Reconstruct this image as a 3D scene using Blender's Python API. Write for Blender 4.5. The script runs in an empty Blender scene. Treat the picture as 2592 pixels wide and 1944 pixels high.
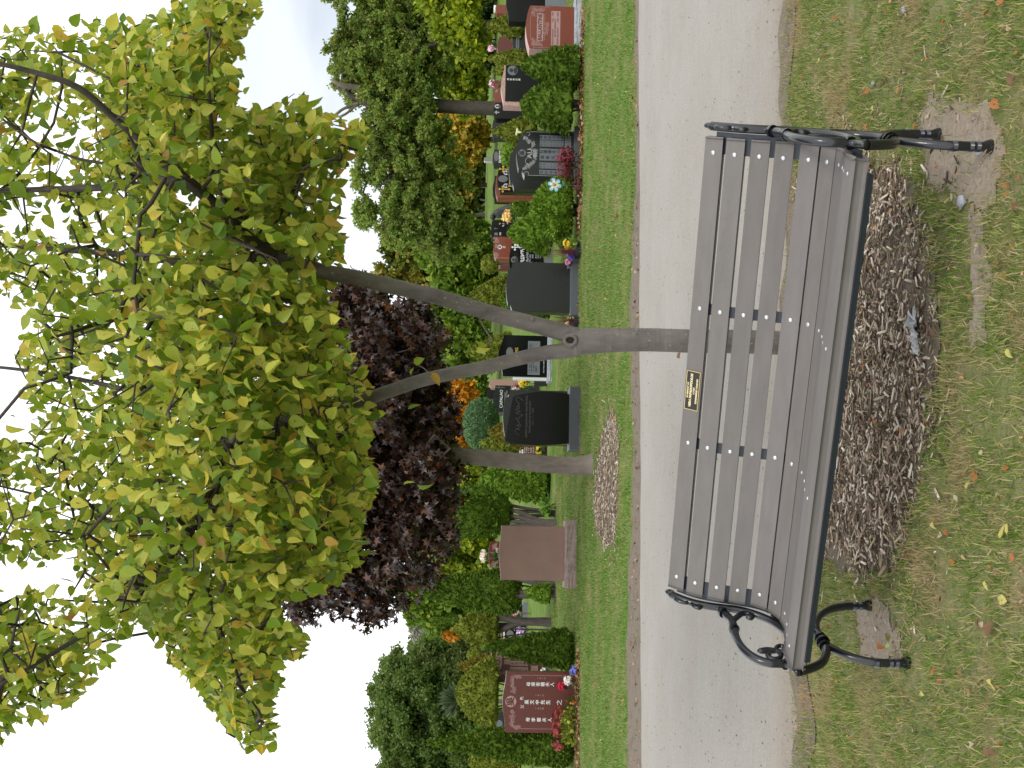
import bpy, bmesh, math, random
import numpy as np
from mathutils import Vector, Matrix

random.seed(7)
rng = np.random.default_rng(11)
R = math.radians
scene = bpy.context.scene
COL = scene.collection

# ------------------------------------------------------------------ camera
F_PX, CAM_H = 2824.0, 1.585
PITCH, ROLL = R(1.76), R(1.42)
cr, sr, cp, sp = math.cos(ROLL), math.sin(ROLL), math.cos(PITCH), math.sin(PITCH)
FWD = np.array([0, cp, -sp]); DWN = np.array([0, -sp, -cp]); RGT = np.array([1.0, 0, 0])
EYE = np.array([0, 0, CAM_H])
cam_data = bpy.data.cameras.new('camera'); cam = bpy.data.objects.new('camera', cam_data)
COL.objects.link(cam); scene.camera = cam
vax = sr * RGT + cr * DWN; uax = cr * RGT - sr * DWN
M = Matrix.Identity(4)
for i in range(3):
    M[i][0] = vax[i]; M[i][1] = uax[i]; M[i][2] = -FWD[i]; M[i][3] = EYE[i]
cam.matrix_world = M
cam_data.sensor_width = 36; cam_data.lens = F_PX / 2592 * 36
cam_data.clip_start = 0.05; cam_data.clip_end = 3000

def ray(v, y):
    a, b = (1944 - y) - 972, v - 1296
    uu = a * cr + b * sr; w = -a * sr + b * cr
    return FWD + RGT * uu / F_PX + DWN * w / F_PX
def zt(x, y):
    t = min(max((y - 28) / 47.0, 0), 1)
    return 1.3 * t * t * (3 - 2 * t) + max(0, y - 75) * 0.002
def ground(v, y, z=0.0):
    d = ray(v, y); return EYE + d * ((z - CAM_H) / d[2])
def at(v, y, D):
    d = ray(v, y); return EYE + d * (D / d[1])
def atd(X, Y, D):
    return at(X * 1.1718, Y * 1.1718, D)
def project(P):
    P = np.asarray(P, float).reshape(-1, 3)
    x, y, z = P[:, 0], P[:, 1], P[:, 2] - CAM_H
    d = y * cp - z * sp; up = z * cp + y * sp
    u = F_PX * x / d; w = -F_PX * up / d
    U = 972 + u * cr - w * sr; V = 1296 + u * sr + w * cr
    return V, 1944 - U
def in_poly(px, py, poly):
    px = np.asarray(px, float); py = np.asarray(py, float)
    ins = np.zeros(px.shape, bool); n = len(poly); j = n - 1
    for i in range(n):
        xi, yi = poly[i]; xj, yj = poly[j]
        c = ((yi > py) != (yj > py)) & (px < (xj - xi) * (py - yi) / (yj - yi + 1e-12) + xi)
        ins ^= c; j = i
    return ins

# ------------------------------------------------------------------ object helpers
def tag(o, label=None, cat=None, group=None, kind=None):
    if label: o['label'] = label
    if cat: o['category'] = cat
    if group: o['group'] = group
    if kind: o['kind'] = kind
    return o
def empty(name, loc=(0, 0, 0), rotz=0, label=None, cat=None, group=None):
    o = bpy.data.objects.new(name, None); COL.objects.link(o)
    o.location = tuple(float(c) for c in loc); o.rotation_euler = (0, 0, rotz); o.empty_display_size = 0.1
    return tag(o, label, cat, group)
def link(name, me, mat, parent=None, loc=None, rotz=0):
    o = bpy.data.objects.new(name, me); COL.objects.link(o)
    if mat is not None:
        for m in (mat if isinstance(mat, (list, tuple)) else [mat]): me.materials.append(m)
    if parent is not None: o.parent = parent
    if loc is not None: o.location = tuple(float(c) for c in loc)
    if rotz: o.rotation_euler = (0, 0, rotz)
    return o
def npmesh(name, V, F, smooth=False):
    V = np.asarray(V, np.float32); me = bpy.data.meshes.new(name)
    if isinstance(F, np.ndarray): Fs = [F]
    else: Fs = [np.asarray(f) for f in F if len(f)]
    me.vertices.add(len(V)); me.vertices.foreach_set('co', V.ravel())
    tot = sum(f.size for f in Fs); nf = sum(len(f) for f in Fs)
    me.loops.add(tot); me.polygons.add(nf)
    li = np.concatenate([f.ravel() for f in Fs]).astype(np.int32)
    sizes = np.concatenate([np.full(len(f), f.shape[1]) for f in Fs]).astype(np.int32)
    st = np.concatenate([[0], np.cumsum(sizes)[:-1]]).astype(np.int32)
    me.loops.foreach_set('vertex_index', li)
    me.polygons.foreach_set('loop_start', st)
    if smooth: me.polygons.foreach_set('use_smooth', np.ones(nf, bool))
    me.update(calc_edges=True); me.validate()
    return me
def bm_obj(name, bm, mat, parent=None, loc=None, rotz=0, smooth=False):
    bmesh.ops.recalc_face_normals(bm, faces=bm.faces)
    me = bpy.data.meshes.new(name); bm.to_mesh(me); bm.free()
    if smooth:
        for p in me.polygons: p.use_smooth = True
    return link(name, me, mat, parent, loc, rotz)
def add_box(bm, x0, x1, y0, y1, z0, z1, bevel=0.0, mat=None):
    r = bmesh.ops.create_cube(bm, size=1)
    vs = r['verts']
    for v in vs:
        v.co = Vector(((x0 + x1) / 2 + v.co.x * (x1 - x0), (y0 + y1) / 2 + v.co.y * (y1 - y0), (z0 + z1) / 2 + v.co.z * (z1 - z0)))
        if mat is not None: v.co = mat @ v.co
    if bevel:
        es = list({e for v in vs for e in v.link_edges})
        bmesh.ops.bevel(bm, geom=es, offset=bevel, segments=2, affect='EDGES', profile=0.6)
class TB:
    """collects tubes into one mesh"""
    def __init__(s): s.V = []; s.F = []; s.n = 0
    def tube(s, pts, rad, n=8, flat=1.0, cap=True, up=None):
        pts = np.asarray(pts, float); m = len(pts)
        rad = np.full(m, rad) if np.isscalar(rad) else np.asarray(rad, float)
        t = np.gradient(pts, axis=0); t /= np.linalg.norm(t, axis=1, keepdims=True) + 1e-9
        ref = np.array([0, 0, 1.0]) if up is None else np.asarray(up, float)
        if up is None and abs(t[0] @ ref) > 0.8: ref = np.array([0, 1.0, 0])
        a = np.linspace(0, 2 * np.pi, n, endpoint=False); base = s.n
        for i in range(m):
            b = np.cross(t[i], ref); nb = np.linalg.norm(b)
            if nb < 1e-3: b = np.cross(t[i], [1, 0.01, 0]); nb = np.linalg.norm(b)
            b /= nb; c = np.cross(b, t[i])
            if up is None: ref = c
            s.V.append(pts[i] + rad[i] * (np.cos(a)[:, None] * b * flat + np.sin(a)[:, None] * c))
        for i in range(m - 1):
            k = base + i * n; j = np.arange(n); jn = (j + 1) % n
            s.F.append(np.stack([k + j, k + jn, k + n + jn, k + n + j], 1))
        s.n += m * n
        if cap:
            for e, idx in ((0, base), (m - 1, base + (m - 1) * n)):
                s.V.append(pts[e][None, :]); ci = s.n; s.n += 1
                j = np.arange(n); jn = (j + 1) % n
                # degenerate quads as triangles are kept apart
                s.F.append(np.stack([idx + j, idx + jn, np.full(n, ci)], 1))
    def obj(s, name, mat, parent=None, smooth=True):
        V = np.concatenate(s.V); q = [f for f in s.F if f.shape[1] == 4]; t = [f for f in s.F if f.shape[1] == 3]
        Fs = ([np.concatenate(q)] if q else []) + ([np.concatenate(t)] if t else [])
        return link(name, npmesh(name, V, Fs, smooth), mat, parent)
def smooth_path(pts, k=6):
    pts = np.asarray(pts, float)
    P = np.vstack([2 * pts[0] - pts[1], pts, 2 * pts[-1] - pts[-2]]); out = []
    for i in range(1, len(P) - 2):
        for t in np.linspace(0, 1, k, endpoint=False):
            p0, p1, p2, p3 = P[i - 1], P[i], P[i + 1], P[i + 2]
            out.append(0.5 * ((2 * p1) + (-p0 + p2) * t + (2 * p0 - 5 * p1 + 4 * p2 - p3) * t * t + (-p0 + 3 * p1 - 3 * p2 + p3) * t ** 3))
    out.append(pts[-1]); return np.array(out)

# ------------------------------------------------------------------ materials
def new_mat(name):
    m = bpy.data.materials.new(name); m.use_nodes = True; nt = m.node_tree
    b = nt.nodes['Principled BSDF']; return m, nt, b
def N(nt, t, **kw):
    n = nt.nodes.new(t)
    for k, v in kw.items():
        if hasattr(n, k): setattr(n, k, v)
    return n
def ramp(nt, stops, interp='LINEAR'):
    n = nt.nodes.new('ShaderNodeValToRGB'); e = n.color_ramp.elements; n.color_ramp.interpolation = interp
    while len(e) > 1: e.remove(e[-1])
    e[0].position = stops[0][0]; e[0].color = (*stops[0][1], 1)
    for p, c in stops[1:]:
        x = e.new(p); x.color = (*c, 1)
    return n
def coords(nt, kind='Object', scale=(1, 1, 1)):
    tc = nt.nodes.new('ShaderNodeTexCoord'); mp = nt.nodes.new('ShaderNodeMapping'); mp.inputs['Scale'].default_value = scale
    nt.links.new(tc.outputs[kind], mp.inputs[0]); return mp.outputs[0]
def noise(nt, vec, scale, detail=4, rough=0.6):
    n = nt.nodes.new('ShaderNodeTexNoise'); n.inputs['Scale'].default_value = scale
    n.inputs['Detail'].default_value = detail; n.inputs['Roughness'].default_value = rough
    if vec is not None: nt.links.new(vec, n.inputs['Vector'])
    return n.outputs['Fac']
def mixc(nt, fac, a, b, blend='MIX'):
    n = nt.nodes.new('ShaderNodeMix'); n.data_type = 'RGBA'; n.blend_type = blend
    for s, val in ((n.inputs[0], fac), (n.inputs[6], a), (n.inputs[7], b)):
        if isinstance(val, (int, float)): s.default_value = val
        elif isinstance(val, tuple): s.default_value = (*val, 1)
        else: nt.links.new(val, s)
    return n.outputs[2]
def maprange(nt, val, a, b, c=0, d=1):
    n = nt.nodes.new('ShaderNodeMapRange'); nt.links.new(val, n.inputs[0])
    for i, x in zip((1, 2, 3, 4), (a, b, c, d)): n.inputs[i].default_value = x
    return n.outputs[0]
def bump(nt, b, h, strength=0.3, dist=0.01):
    n = nt.nodes.new('ShaderNodeBump'); n.inputs['Strength'].default_value = strength; n.inputs['Distance'].default_value = dist
    nt.links.new(h, n.inputs['Height']); nt.links.new(n.outputs[0], b.inputs['Normal'])
def leaf_mat(name, stops, transl=0.35, spots=None, rough=0.5, vary=None, spec=0.3):
    m, nt, b = new_mat(name)
    geo = nt.nodes.new('ShaderNodeNewGeometry')
    rp = ramp(nt, stops); nt.links.new(geo.outputs['Random Per Island'], rp.inputs[0]); c = rp.outputs[0]
    if vary:
        f = noise(nt, coords(nt), vary[0], 2); c = mixc(nt, maprange(nt, f, vary[2], vary[3]), c, vary[1])
    if spots:
        f = noise(nt, coords(nt), spots[0], 2); c = mixc(nt, maprange(nt, f, spots[2], spots[2] + 0.04), c, spots[1])
    nt.links.new(c, b.inputs['Base Color']); b.inputs['Roughness'].default_value = rough
    b.inputs['Specular IOR Level'].default_value = spec
    if transl:
        tr = nt.nodes.new('ShaderNodeBsdfTranslucent'); mx = nt.nodes.new('ShaderNodeMixShader'); mx.inputs[0].default_value = transl
        bright = mixc(nt, 0.25, c, (0.45, 0.5, 0.03)) if transl > 0.3 else c
        nt.links.new(bright, tr.inputs[0]); nt.links.new(b.outputs[0], mx.inputs[1]); nt.links.new(tr.outputs[0], mx.inputs[2])
        nt.links.new(mx.outputs[0], nt.nodes['Material Output'].inputs['Surface'])
    return m
def plain(name, col, rough=0.5, metal=0.0, var=0.15, scale=60, spec=0.5, bmp=0.0, coat=0.0):
    m, nt, b = new_mat(name)
    f = noise(nt, coords(nt), scale, 3)
    d = tuple(c * (1 - var) for c in col); u = tuple(min(1, c * (1 + var)) for c in col)
    nt.links.new(mixc(nt, f, d, u), b.inputs['Base Color'])
    b.inputs['Roughness'].default_value = rough; b.inputs['Metallic'].default_value = metal
    b.inputs['Specular IOR Level'].default_value = spec; b.inputs['Coat Weight'].default_value = coat
    if bmp: bump(nt, b, f, bmp, 0.004)
    return m
def granite(name, c1, c2, rough=0.18, scale=160, spec=0.5):
    m, nt, b = new_mat(name)
    co = coords(nt); f = noise(nt, co, scale, 2, 0.7); g = noise(nt, co, 3.0, 3)
    c = mixc(nt, maprange(nt, f, 0.38, 0.62), c1, c2)
    c = mixc(nt, maprange(nt, g, 0.3, 0.75, 0, 0.35), c, tuple(x * 0.7 for x in c1))
    nt.links.new(c, b.inputs['Base Color']); b.inputs['Roughness'].default_value = rough; b.inputs['Specular IOR Level'].default_value = spec
    nt.links.new(maprange(nt, g, 0.2, 0.8, rough * 0.8, rough * 1.5), b.inputs['Roughness'])
    return m
def rough_rock(name, c1, c2, scale=18):
    m, nt, b = new_mat(name)
    co = coords(nt); f = noise(nt, co, scale, 6, 0.7); g = noise(nt, co, scale * 7, 3)
    c = mixc(nt, maprange(nt, f, 0.3, 0.7), c1, c2); c = mixc(nt, maprange(nt, g, 0.35, 0.65, 0, 0.4), c, c2)
    nt.links.new(c, b.inputs['Base Color']); b.inputs['Roughness'].default_value = 0.85
    bump(nt, b, f, 0.8, 0.02); return m

MAT = {}
MAT['black'] = granite('black_granite', (0.004, 0.0045, 0.005), (0.008, 0.009, 0.009), 0.13, spec=0.28)
MAT['blackdull'] = granite('dark_grey_granite', (0.014, 0.016, 0.015), (0.026, 0.028, 0.025), 0.22, spec=0.35)
MAT['grey'] = granite('grey_granite', (0.10, 0.115, 0.13), (0.19, 0.20, 0.215), 0.5)
MAT['greydark'] = granite('slate_grey_granite', (0.06, 0.066, 0.077), (0.10, 0.108, 0.12), 0.4)
MAT['greyrock'] = rough_rock('rough_grey_rock', (0.16, 0.17, 0.19), (0.42, 0.44, 0.47))
MAT['red'] = granite('red_granite', (0.13, 0.028, 0.016), (0.24, 0.065, 0.038), 0.22)
MAT['maroon'] = granite('maroon_granite', (0.085, 0.018, 0.013), (0.13, 0.032, 0.024), 0.25)
MAT['pinkbrown'] = granite('pink_brown_granite', (0.225, 0.122, 0.095), (0.385, 0.238, 0.19), 0.4, 140)
MAT['redrock'] = rough_rock('rough_pink_rock', (0.30, 0.16, 0.13), (0.50, 0.34, 0.30))
MAT['brownrock'] = rough_rock('rough_brown_rock', (0.17, 0.12, 0.10), (0.40, 0.30, 0.265), 14)
MAT['engrave'] = plain('sandblasted_letter', (0.42, 0.42, 0.42), 0.8, var=0.1)
MAT['engravedim'] = plain('dim_letter', (0.12, 0.12, 0.12), 0.8, var=0.1)
MAT['white'] = plain('white_paint', (0.75, 0.75, 0.73), 0.7, var=0.05)
MAT['gold'] = plain('gold_paint', (0.62, 0.40, 0.08), 0.4, metal=0.3, var=0.1)
MAT['panelgrey'] = plain('frosted_panel', (0.13, 0.145, 0.16), 0.75, var=0.12)
MAT['panelpink'] = plain('frosted_pink_panel', (0.36, 0.22, 0.21), 0.8, var=0.12)
MAT['ink'] = plain('dark_letter', (0.02, 0.02, 0.02), 0.7)
MAT['inkred'] = plain('dark_red_letter', (0.08, 0.02, 0.015), 0.7)
MAT['iron'] = plain('black_cast_iron', (0.012, 0.014, 0.018), 0.28, var=0.3, scale=25, bmp=0.25, coat=0.3)
MAT['barblue'] = plain('dark_flat_bar', (0.020, 0.028, 0.040), 0.35, var=0.1)
MAT['bolt'] = plain('zinc_bolt', (0.62, 0.63, 0.65), 0.3, metal=0.55, var=0.05)
MAT['brass'] = plain('brass', (0.62, 0.47, 0.20), 0.35, metal=0.4)
MAT['brasstext'] = plain('brass_lettering', (0.75, 0.64, 0.36), 0.4, metal=0.1)
MAT['plaque'] = plain('black_plaque', (0.016, 0.015, 0.015), 0.35)

def slat_mat():
    m, nt, b = new_mat('weathered_plastic_lumber')
    co = coords(nt, scale=(1, 1, 1)); f = noise(nt, co, 260, 3, 0.7)
    g = noise(nt, coords(nt, scale=(2, 9, 9)), 3, 4)
    c = mixc(nt, maprange(nt, g, 0.3, 0.7), (0.130, 0.117, 0.109), (0.158, 0.143, 0.134))
    c = mixc(nt, maprange(nt, f, 0.4, 0.7, 0, 0.35), c, (0.175, 0.164, 0.158))
    h = noise(nt, coords(nt, scale=(3, 3, 3)), 2.2, 3); c = mixc(nt, maprange(nt, h, 0.6, 0.78, 0, 0.3), c, (0.09, 0.08, 0.073))
    nt.links.new(c, b.inputs['Base Color']); b.inputs['Roughness'].default_value = 0.62
    bump(nt, b, f, 0.35, 0.0015); return m
MAT['slat'] = slat_mat()

def bark_mat(name, c1, c2, spots=True, sc=1.0, lich=(0.30, 0.31, 0.28)):
    m, nt, b = new_mat(name)
    co = coords(nt, scale=(sc, sc, sc * 0.25)); f = noise(nt, co, 30, 6, 0.65); g = noise(nt, coords(nt), 7 * sc, 4)
    c = mixc(nt, maprange(nt, f, 0.3, 0.7), c1, c2); c = mixc(nt, maprange(nt, g, 0.4, 0.75, 0, 0.5), c, tuple(x * 0.7 for x in c1))
    if spots:
        s = noise(nt, coords(nt), 55 * sc, 3); s2 = noise(nt, coords(nt), 3.2 * sc, 3); c = mixc(nt, maprange(nt, s2, 0.42, 0.66, 0, 0.45), c, tuple(x * 1.5 for x in c2)); c = mixc(nt, maprange(nt, s, 0.66, 0.70), c, lich)
    nt.links.new(c, b.inputs['Base Color']); b.inputs['Roughness'].default_value = 0.85
    r = noise(nt, coords(nt, scale=(sc, sc, sc * 6)), 9, 3)
    a = nt.nodes.new('ShaderNodeMath'); a.operation = 'ADD'; nt.links.new(f, a.inputs[0]); nt.links.new(r, a.inputs[1])
    bump(nt, b, a.outputs[0], 0.6, 0.006 / sc); return m
MAT['bark'] = bark_mat('smooth_grey_bark', (0.088, 0.077, 0.068), (0.185, 0.165, 0.15))
MAT['bark2'] = bark_mat('brown_grey_bark', (0.11, 0.088, 0.07), (0.185, 0.155, 0.13), True, 0.7, (0.26, 0.23, 0.19))
MAT['darkbark'] = bark_mat('dark_bark', (0.045, 0.036, 0.03), (0.10, 0.082, 0.068), False)
MAT['limb'] = bark_mat('shaded_limb_bark', (0.045, 0.037, 0.031), (0.095, 0.08, 0.068), False)  # bark of the upper limbs, with the shade of the crown painted in
MAT['twig'] = bark_mat('twig_bark', (0.035, 0.027, 0.022), (0.07, 0.055, 0.045), False)

# ------------------------------------------------------------------ leaf scattering
def basis(d, nrm):
    d = d / (np.linalg.norm(d, axis=1, keepdims=True) + 1e-9)
    b = np.cross(nrm, d); b /= np.linalg.norm(b, axis=1, keepdims=True) + 1e-9
    n = np.cross(d, b); return b, d, n
def instance(T, Fq, pos, b, d, n, s):
    """T (k,3) template: x across, y along, z normal"""
    if np.isscalar(s): s = np.full(len(pos), s)
    s = np.asarray(s); s3 = s[:, None, None] if s.ndim == 1 else s[:, None, :]
    L = T[None] * s3
    V = pos[:, None, :] + L[..., 0:1] * b[:, None, :] + L[..., 1:2] * d[:, None, :] + L[..., 2:3] * n[:, None, :]
    k = len(T); off = (np.arange(len(pos)) * k)[:, None, None]
    return V.reshape(-1, 3), [(np.asarray(f)[None] + off).reshape(-1, np.asarray(f).shape[1]) for f in Fq]
def leaf_template(w=0.33, fold=0.10, curl=0.12):
    ys = [0.0, 0.16, 0.42, 0.72, 1.0]; ws = [0.05, 0.85, 1.0, 0.62, 0.0]
    V = []; F4 = []; F3 = []
    for y, ww in zip(ys, ws):
        z = -curl * y * y
        V += [(-w * ww, y, z + fold * ww), (0, y, z), (w * ww, y, z + fold * ww)]
    for i in range(3):
        a = i * 3; F4 += [(a, a + 1, a + 4, a + 3), (a + 1, a + 2, a + 5, a + 4)]
    V = V[:13]; V[12] = (0, 1.0, -curl)
    F3 = [(9, 10, 12), (10, 11, 12)]
    return np.array(V), [np.array(F4), np.array(F3)]
def maple_template():
    V = [(0, 0, 0)]
    for i, (ang, r) in enumerate([(-150, .35), (-125, .55), (-100, .35), (-62, .85), (-38, .42), (-20, .5), (0, 1.05), (20, .5), (38, .42), (62, .85), (100, .35), (125, .55), (150, .35)]):
        a = R(ang); V.append((math.sin(a) * r * 0.62, 0.25 + math.cos(a) * r * 0.62, -0.12 * r * r))
    V[0] = (0, 0.25, 0.04)
    F = [(0, i, i + 1) for i in range(1, 13)]
    return np.array(V), [np.array(F)]
def quad_template(w=0.3):
    return np.array([(-w * .5, 0, 0), (w * .5, 0, 0), (w, .55, .06), (0, 1, -.05), (-w, .55, .06)]), [np.array([(0, 1, 2, 3, 4)])]
def tri_template(w=0.12):
    return np.array([(-w, 0, 0), (w, 0, 0), (0, 1, 0)]), [np.array([(0, 1, 2)])]
def clump_template(k=5, seed=1, spread=0.55):
    g = np.random.default_rng(seed); T, F = quad_template(0.34); Vs = []; Fs = []
    for i in range(k):
        d = g.normal(size=3); d[2] -= 0.3; d /= np.linalg.norm(d); nn = g.normal(size=3); nn[2] += 0.6
        b, dd, n = basis(d[None], nn[None]); p = g.normal(size=3) * spread * 0.5
        Vs.append(p + 0.75 * (T[:, :1] * b + T[:, 1:2] * dd + T[:, 2:] * n)); Fs.append(F[0] + 5 * i)
    return np.concatenate(Vs), [np.concatenate(Fs)]
def unit(a): return a / (np.linalg.norm(a, axis=1, keepdims=True) + 1e-9)
def join(parts):
    V = []; F = {}; n = 0
    for v, fs in parts:
        V.append(v)
        for f in fs: F.setdefault(f.shape[1], []).append(f + n)
        n += len(v)
    return np.concatenate(V), [np.concatenate(x) for x in F.values()]
def vnoise(P, s, seed=0):
    g = np.random.default_rng(seed); out = np.zeros(len(P))
    for k in range(5):
        w = g.normal(size=3) * s * (1 + 0.5 * k); out += np.sin(P @ w + g.uniform(0, 6.28)) / (1 + 0.5 * k)
    return out / 2.2
# ------------------------------------------------------------------ light and sky
SUN_EL, SUN_AZ = R(48), R(200)
world = bpy.data.worlds.new('World'); scene.world = world; world.use_nodes = True
nt = world.node_tree; bg = nt.nodes['Background']
sky = nt.nodes.new('ShaderNodeTexSky'); sky.sky_type = 'NISHITA'; sky.sun_disc = False
sky.sun_elevation = SUN_EL; sky.sun_rotation = SUN_AZ; sky.air_density = 1.2; sky.dust_density = 2.5
vec = coords(nt, 'Generated', (1.0, 1.0, 3.2))
f1 = noise(nt, vec, 1.6, 5, 0.55); f2 = noise(nt, vec, 4.5, 4, 0.5)
cloud = mixc(nt, maprange(nt, f2, 0.3, 0.7), (9.6, 9.9, 10.4), (11.8, 11.9, 12.0))
tint = mixc(nt, 0.97, sky.outputs[0], (4.6, 5.15, 5.9))
# thinner, bluer cloud low in the sky to the right of the view
dist = nt.nodes.new('ShaderNodeVectorMath'); dist.operation = 'DISTANCE'; gen = nt.nodes.new('ShaderNodeTexCoord')
sq = nt.nodes.new('ShaderNodeMapping'); sq.inputs['Scale'].default_value = (0.55, 0.3, 1.5); nt.links.new(gen.outputs['Generated'], sq.inputs[0])
nt.links.new(sq.outputs[0], dist.inputs[0]); dist.inputs[1].default_value = (0.15, 0.29, 0.25)
near = maprange(nt, dist.outputs['Value'], 0.05, 0.26, 1, 0)
mm_ = nt.nodes.new('ShaderNodeMath'); mm_.operation = 'MULTIPLY'; nt.links.new(near, mm_.inputs[0]); nt.links.new(maprange(nt, f2, 0.35, 0.65, 0.97, 0.72), mm_.inputs[1])
skyc = mixc(nt, mm_.outputs[0], cloud, tint)
nt.links.new(skyc, bg.inputs['Color']); bg.inputs['Strength'].default_value = 0.1
sl = bpy.data.lights.new('sun', 'SUN'); sl.energy = 1.0; sl.angle = R(14); sl.color = (1, 0.96, 0.9)
so = bpy.data.objects.new('sun', sl); COL.objects.link(so)
so.rotation_euler = (R(90) - SUN_EL, 0, math.pi - SUN_AZ + math.pi)
# light comes from behind the camera: direction vector towards the ground
dv = Vector((-math.sin(SUN_AZ) * -1 * math.cos(SUN_EL), -math.cos(SUN_AZ) * math.cos(SUN_EL), -math.sin(SUN_EL)))
so.rotation_euler = dv.to_track_quat('-Z', 'Y').to_euler()
vs = scene.view_settings; vs.view_transform = 'Standard'; vs.look = 'None'; vs.exposure = 0.55; vs.gamma = 1
scene.render.engine = 'CYCLES'; scene.cycles.max_bounces = 6; scene.cycles.use_denoising = True
scene.cycles.transparent_max_bounces = 6

# ------------------------------------------------------------------ ground
def near_edge(x): return 5.61 + 0.1436 * x + 0.035 * np.sin(x * 5.3) + 0.02 * np.sin(x * 13.7 + 1)
def far_edge(x): return 10.83 + 0.191 * x + 0.03 * np.sin(x * 2.3) + 0.015 * np.sin(x * 9.1)
def gpoly(pts): return [tuple(ground(v, y)[:2]) for v, y in pts]
MULCH1 = gpoly([(2075, 1420), (2150, 1450), (2240, 1440), (2290, 1395), (2310, 1310), (2335, 1180), (2362, 1050), (2376, 900), (2372, 760), (2350, 600), (2318, 490), (2280, 425), (2215, 395), (2120, 370), (2060, 420), (2035, 560), (2030, 860), (2035, 1150)])
SAND1 = gpoly([(2325, 300), (2350, 235), (2430, 240), (2500, 250), (2545, 330), (2535, 400), (2530, 480), (2480, 540), (2420, 500), (2370, 480), (2335, 400)])
SAND2 = gpoly([(2455, 540), (2490, 560), (2505, 700), (2500, 860), (2480, 900), (2462, 860), (2470, 700)])
SAND3 = gpoly([(2160, 1590), (2180, 1530), (2225, 1515), (2275, 1560), (2300, 1640), (2270, 1700), (2225, 1690), (2180, 1660)])
MULCH2 = gpoly([(1535, 1075), (1520, 1120), (1510, 1200), (1503, 1290), (1515, 1350), (1530, 1380), (1556, 1375), (1563, 1300), (1566, 1200), (1568, 1120), (1560, 1050), (1545, 1040)])
def ground_mat():
    m, nt, b = new_mat('lawn')
    co = coords(nt); sx = nt.nodes.new('ShaderNodeSeparateXYZ'); nt.links.new(co, sx.inputs[0])
    f1 = noise(nt, co, 1.1, 5); f2 = noise(nt, co, 9, 5, 0.7); f3 = noise(nt, co, 70, 3, 0.8)
    lush = mixc(nt, maprange(nt, f3, 0.3, 0.7), (0.055, 0.115, 0.012), (0.12, 0.21, 0.03))
    lush = mixc(nt, maprange(nt, f1, 0.46, 0.70, 0, 0.8), lush, (0.21, 0.21, 0.08))
    lush = mixc(nt, maprange(nt, f2, 0.5, 0.8, 0, 0.5), lush, (0.22, 0.20, 0.10))
    dry = mixc(nt, maprange(nt, f2, 0.35, 0.6), (0.12, 0.15, 0.045), (0.26, 0.22, 0.13))
    dry = mixc(nt, maprange(nt, f3, 0.35, 0.65, 0, 0.6), dry, (0.10, 0.15, 0.03))
    c = mixc(nt, maprange(nt, sx.outputs[1], 6.0, 10.5), dry, lush)
    nt.links.new(c, b.inputs['Base Color']); b.inputs['Roughness'].default_value = 0.95; b.inputs['Specular IOR Level'].default_value = 0.1
    bump(nt, b, f3, 0.7, 0.02); return m
xs = np.concatenate([np.linspace(-700, -40, 12), np.linspace(-36, 36, 73), np.linspace(40, 700, 12)])
ys = np.concatenate([np.linspace(-60, -2, 8), np.linspace(0, 30, 61), np.linspace(31, 90, 60), np.linspace(100, 1500, 15)])
GX, GY = np.meshgrid(xs, ys, indexing='ij')
GZ = np.vectorize(zt)(GX, GY)
idx = np.arange(GX.size).reshape(GX.shape)
Fg = np.stack([idx[:-1, :-1], idx[1:, :-1], idx[1:, 1:], idx[:-1, 1:]], -1).reshape(-1, 4)
g = link('ground', npmesh('ground', np.stack([GX, GY, GZ], -1).reshape(-1, 3), Fg, True), ground_mat()); tag(g, kind='structure')

def sheet(name, poly, z, mat, kind='structure', sub=None):
    bm = bmesh.new(); vs = [bm.verts.new((p[0], p[1], z)) for p in poly]; bm.faces.new(vs)
    bmesh.ops.triangulate(bm, faces=bm.faces)
    for f in bm.faces:
        if f.normal.z < 0: f.normal_flip()
    me = bpy.data.meshes.new(name); bm.to_mesh(me); bm.free()
    return tag(link(name, me, mat), kind=kind)
def jag(poly, k=6, amp=0.02, seed=0):
    P = smooth_path([*poly, poly[0]], k)[:-1]; g = np.random.default_rng(seed)
    return P + g.normal(size=P.shape) * amp
def cellsheet(name, poly, z, mat, step=.014, amp=.05, seed=0):
    P = np.array(poly); x0, y0 = P.min(0) - .15; x1, y1 = P.max(0) + .15; X, Y = np.meshgrid(np.arange(x0, x1, step), np.arange(y0, y1, step), indexing='ij'); nx, ny = X.shape
    cx, cy = X.ravel() + step / 2, Y.ravel() + step / 2; Q = np.column_stack([cx, cy, 0 * cx])
    wx = cx + amp * vnoise(Q, 9, seed) + amp * .5 * vnoise(Q, 28, seed + 1); wy = cy + amp * vnoise(Q, 9, seed + 2) + amp * .5 * vnoise(Q, 28, seed + 3)
    k = in_poly(wx, wy, poly).reshape(nx, ny)[:-1, :-1]; idx = np.arange(nx * ny).reshape(nx, ny)
    F = np.stack([idx[:-1, :-1][k], idx[1:, :-1][k], idx[1:, 1:][k], idx[:-1, 1:][k]], 1); V = np.column_stack([X.ravel(), Y.ravel(), np.full(nx * ny, z)])
    us, inv_ = np.unique(F, return_inverse=True); return tag(link(name, npmesh(name, V[us], inv_.reshape(F.shape)), mat), kind='structure')
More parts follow.
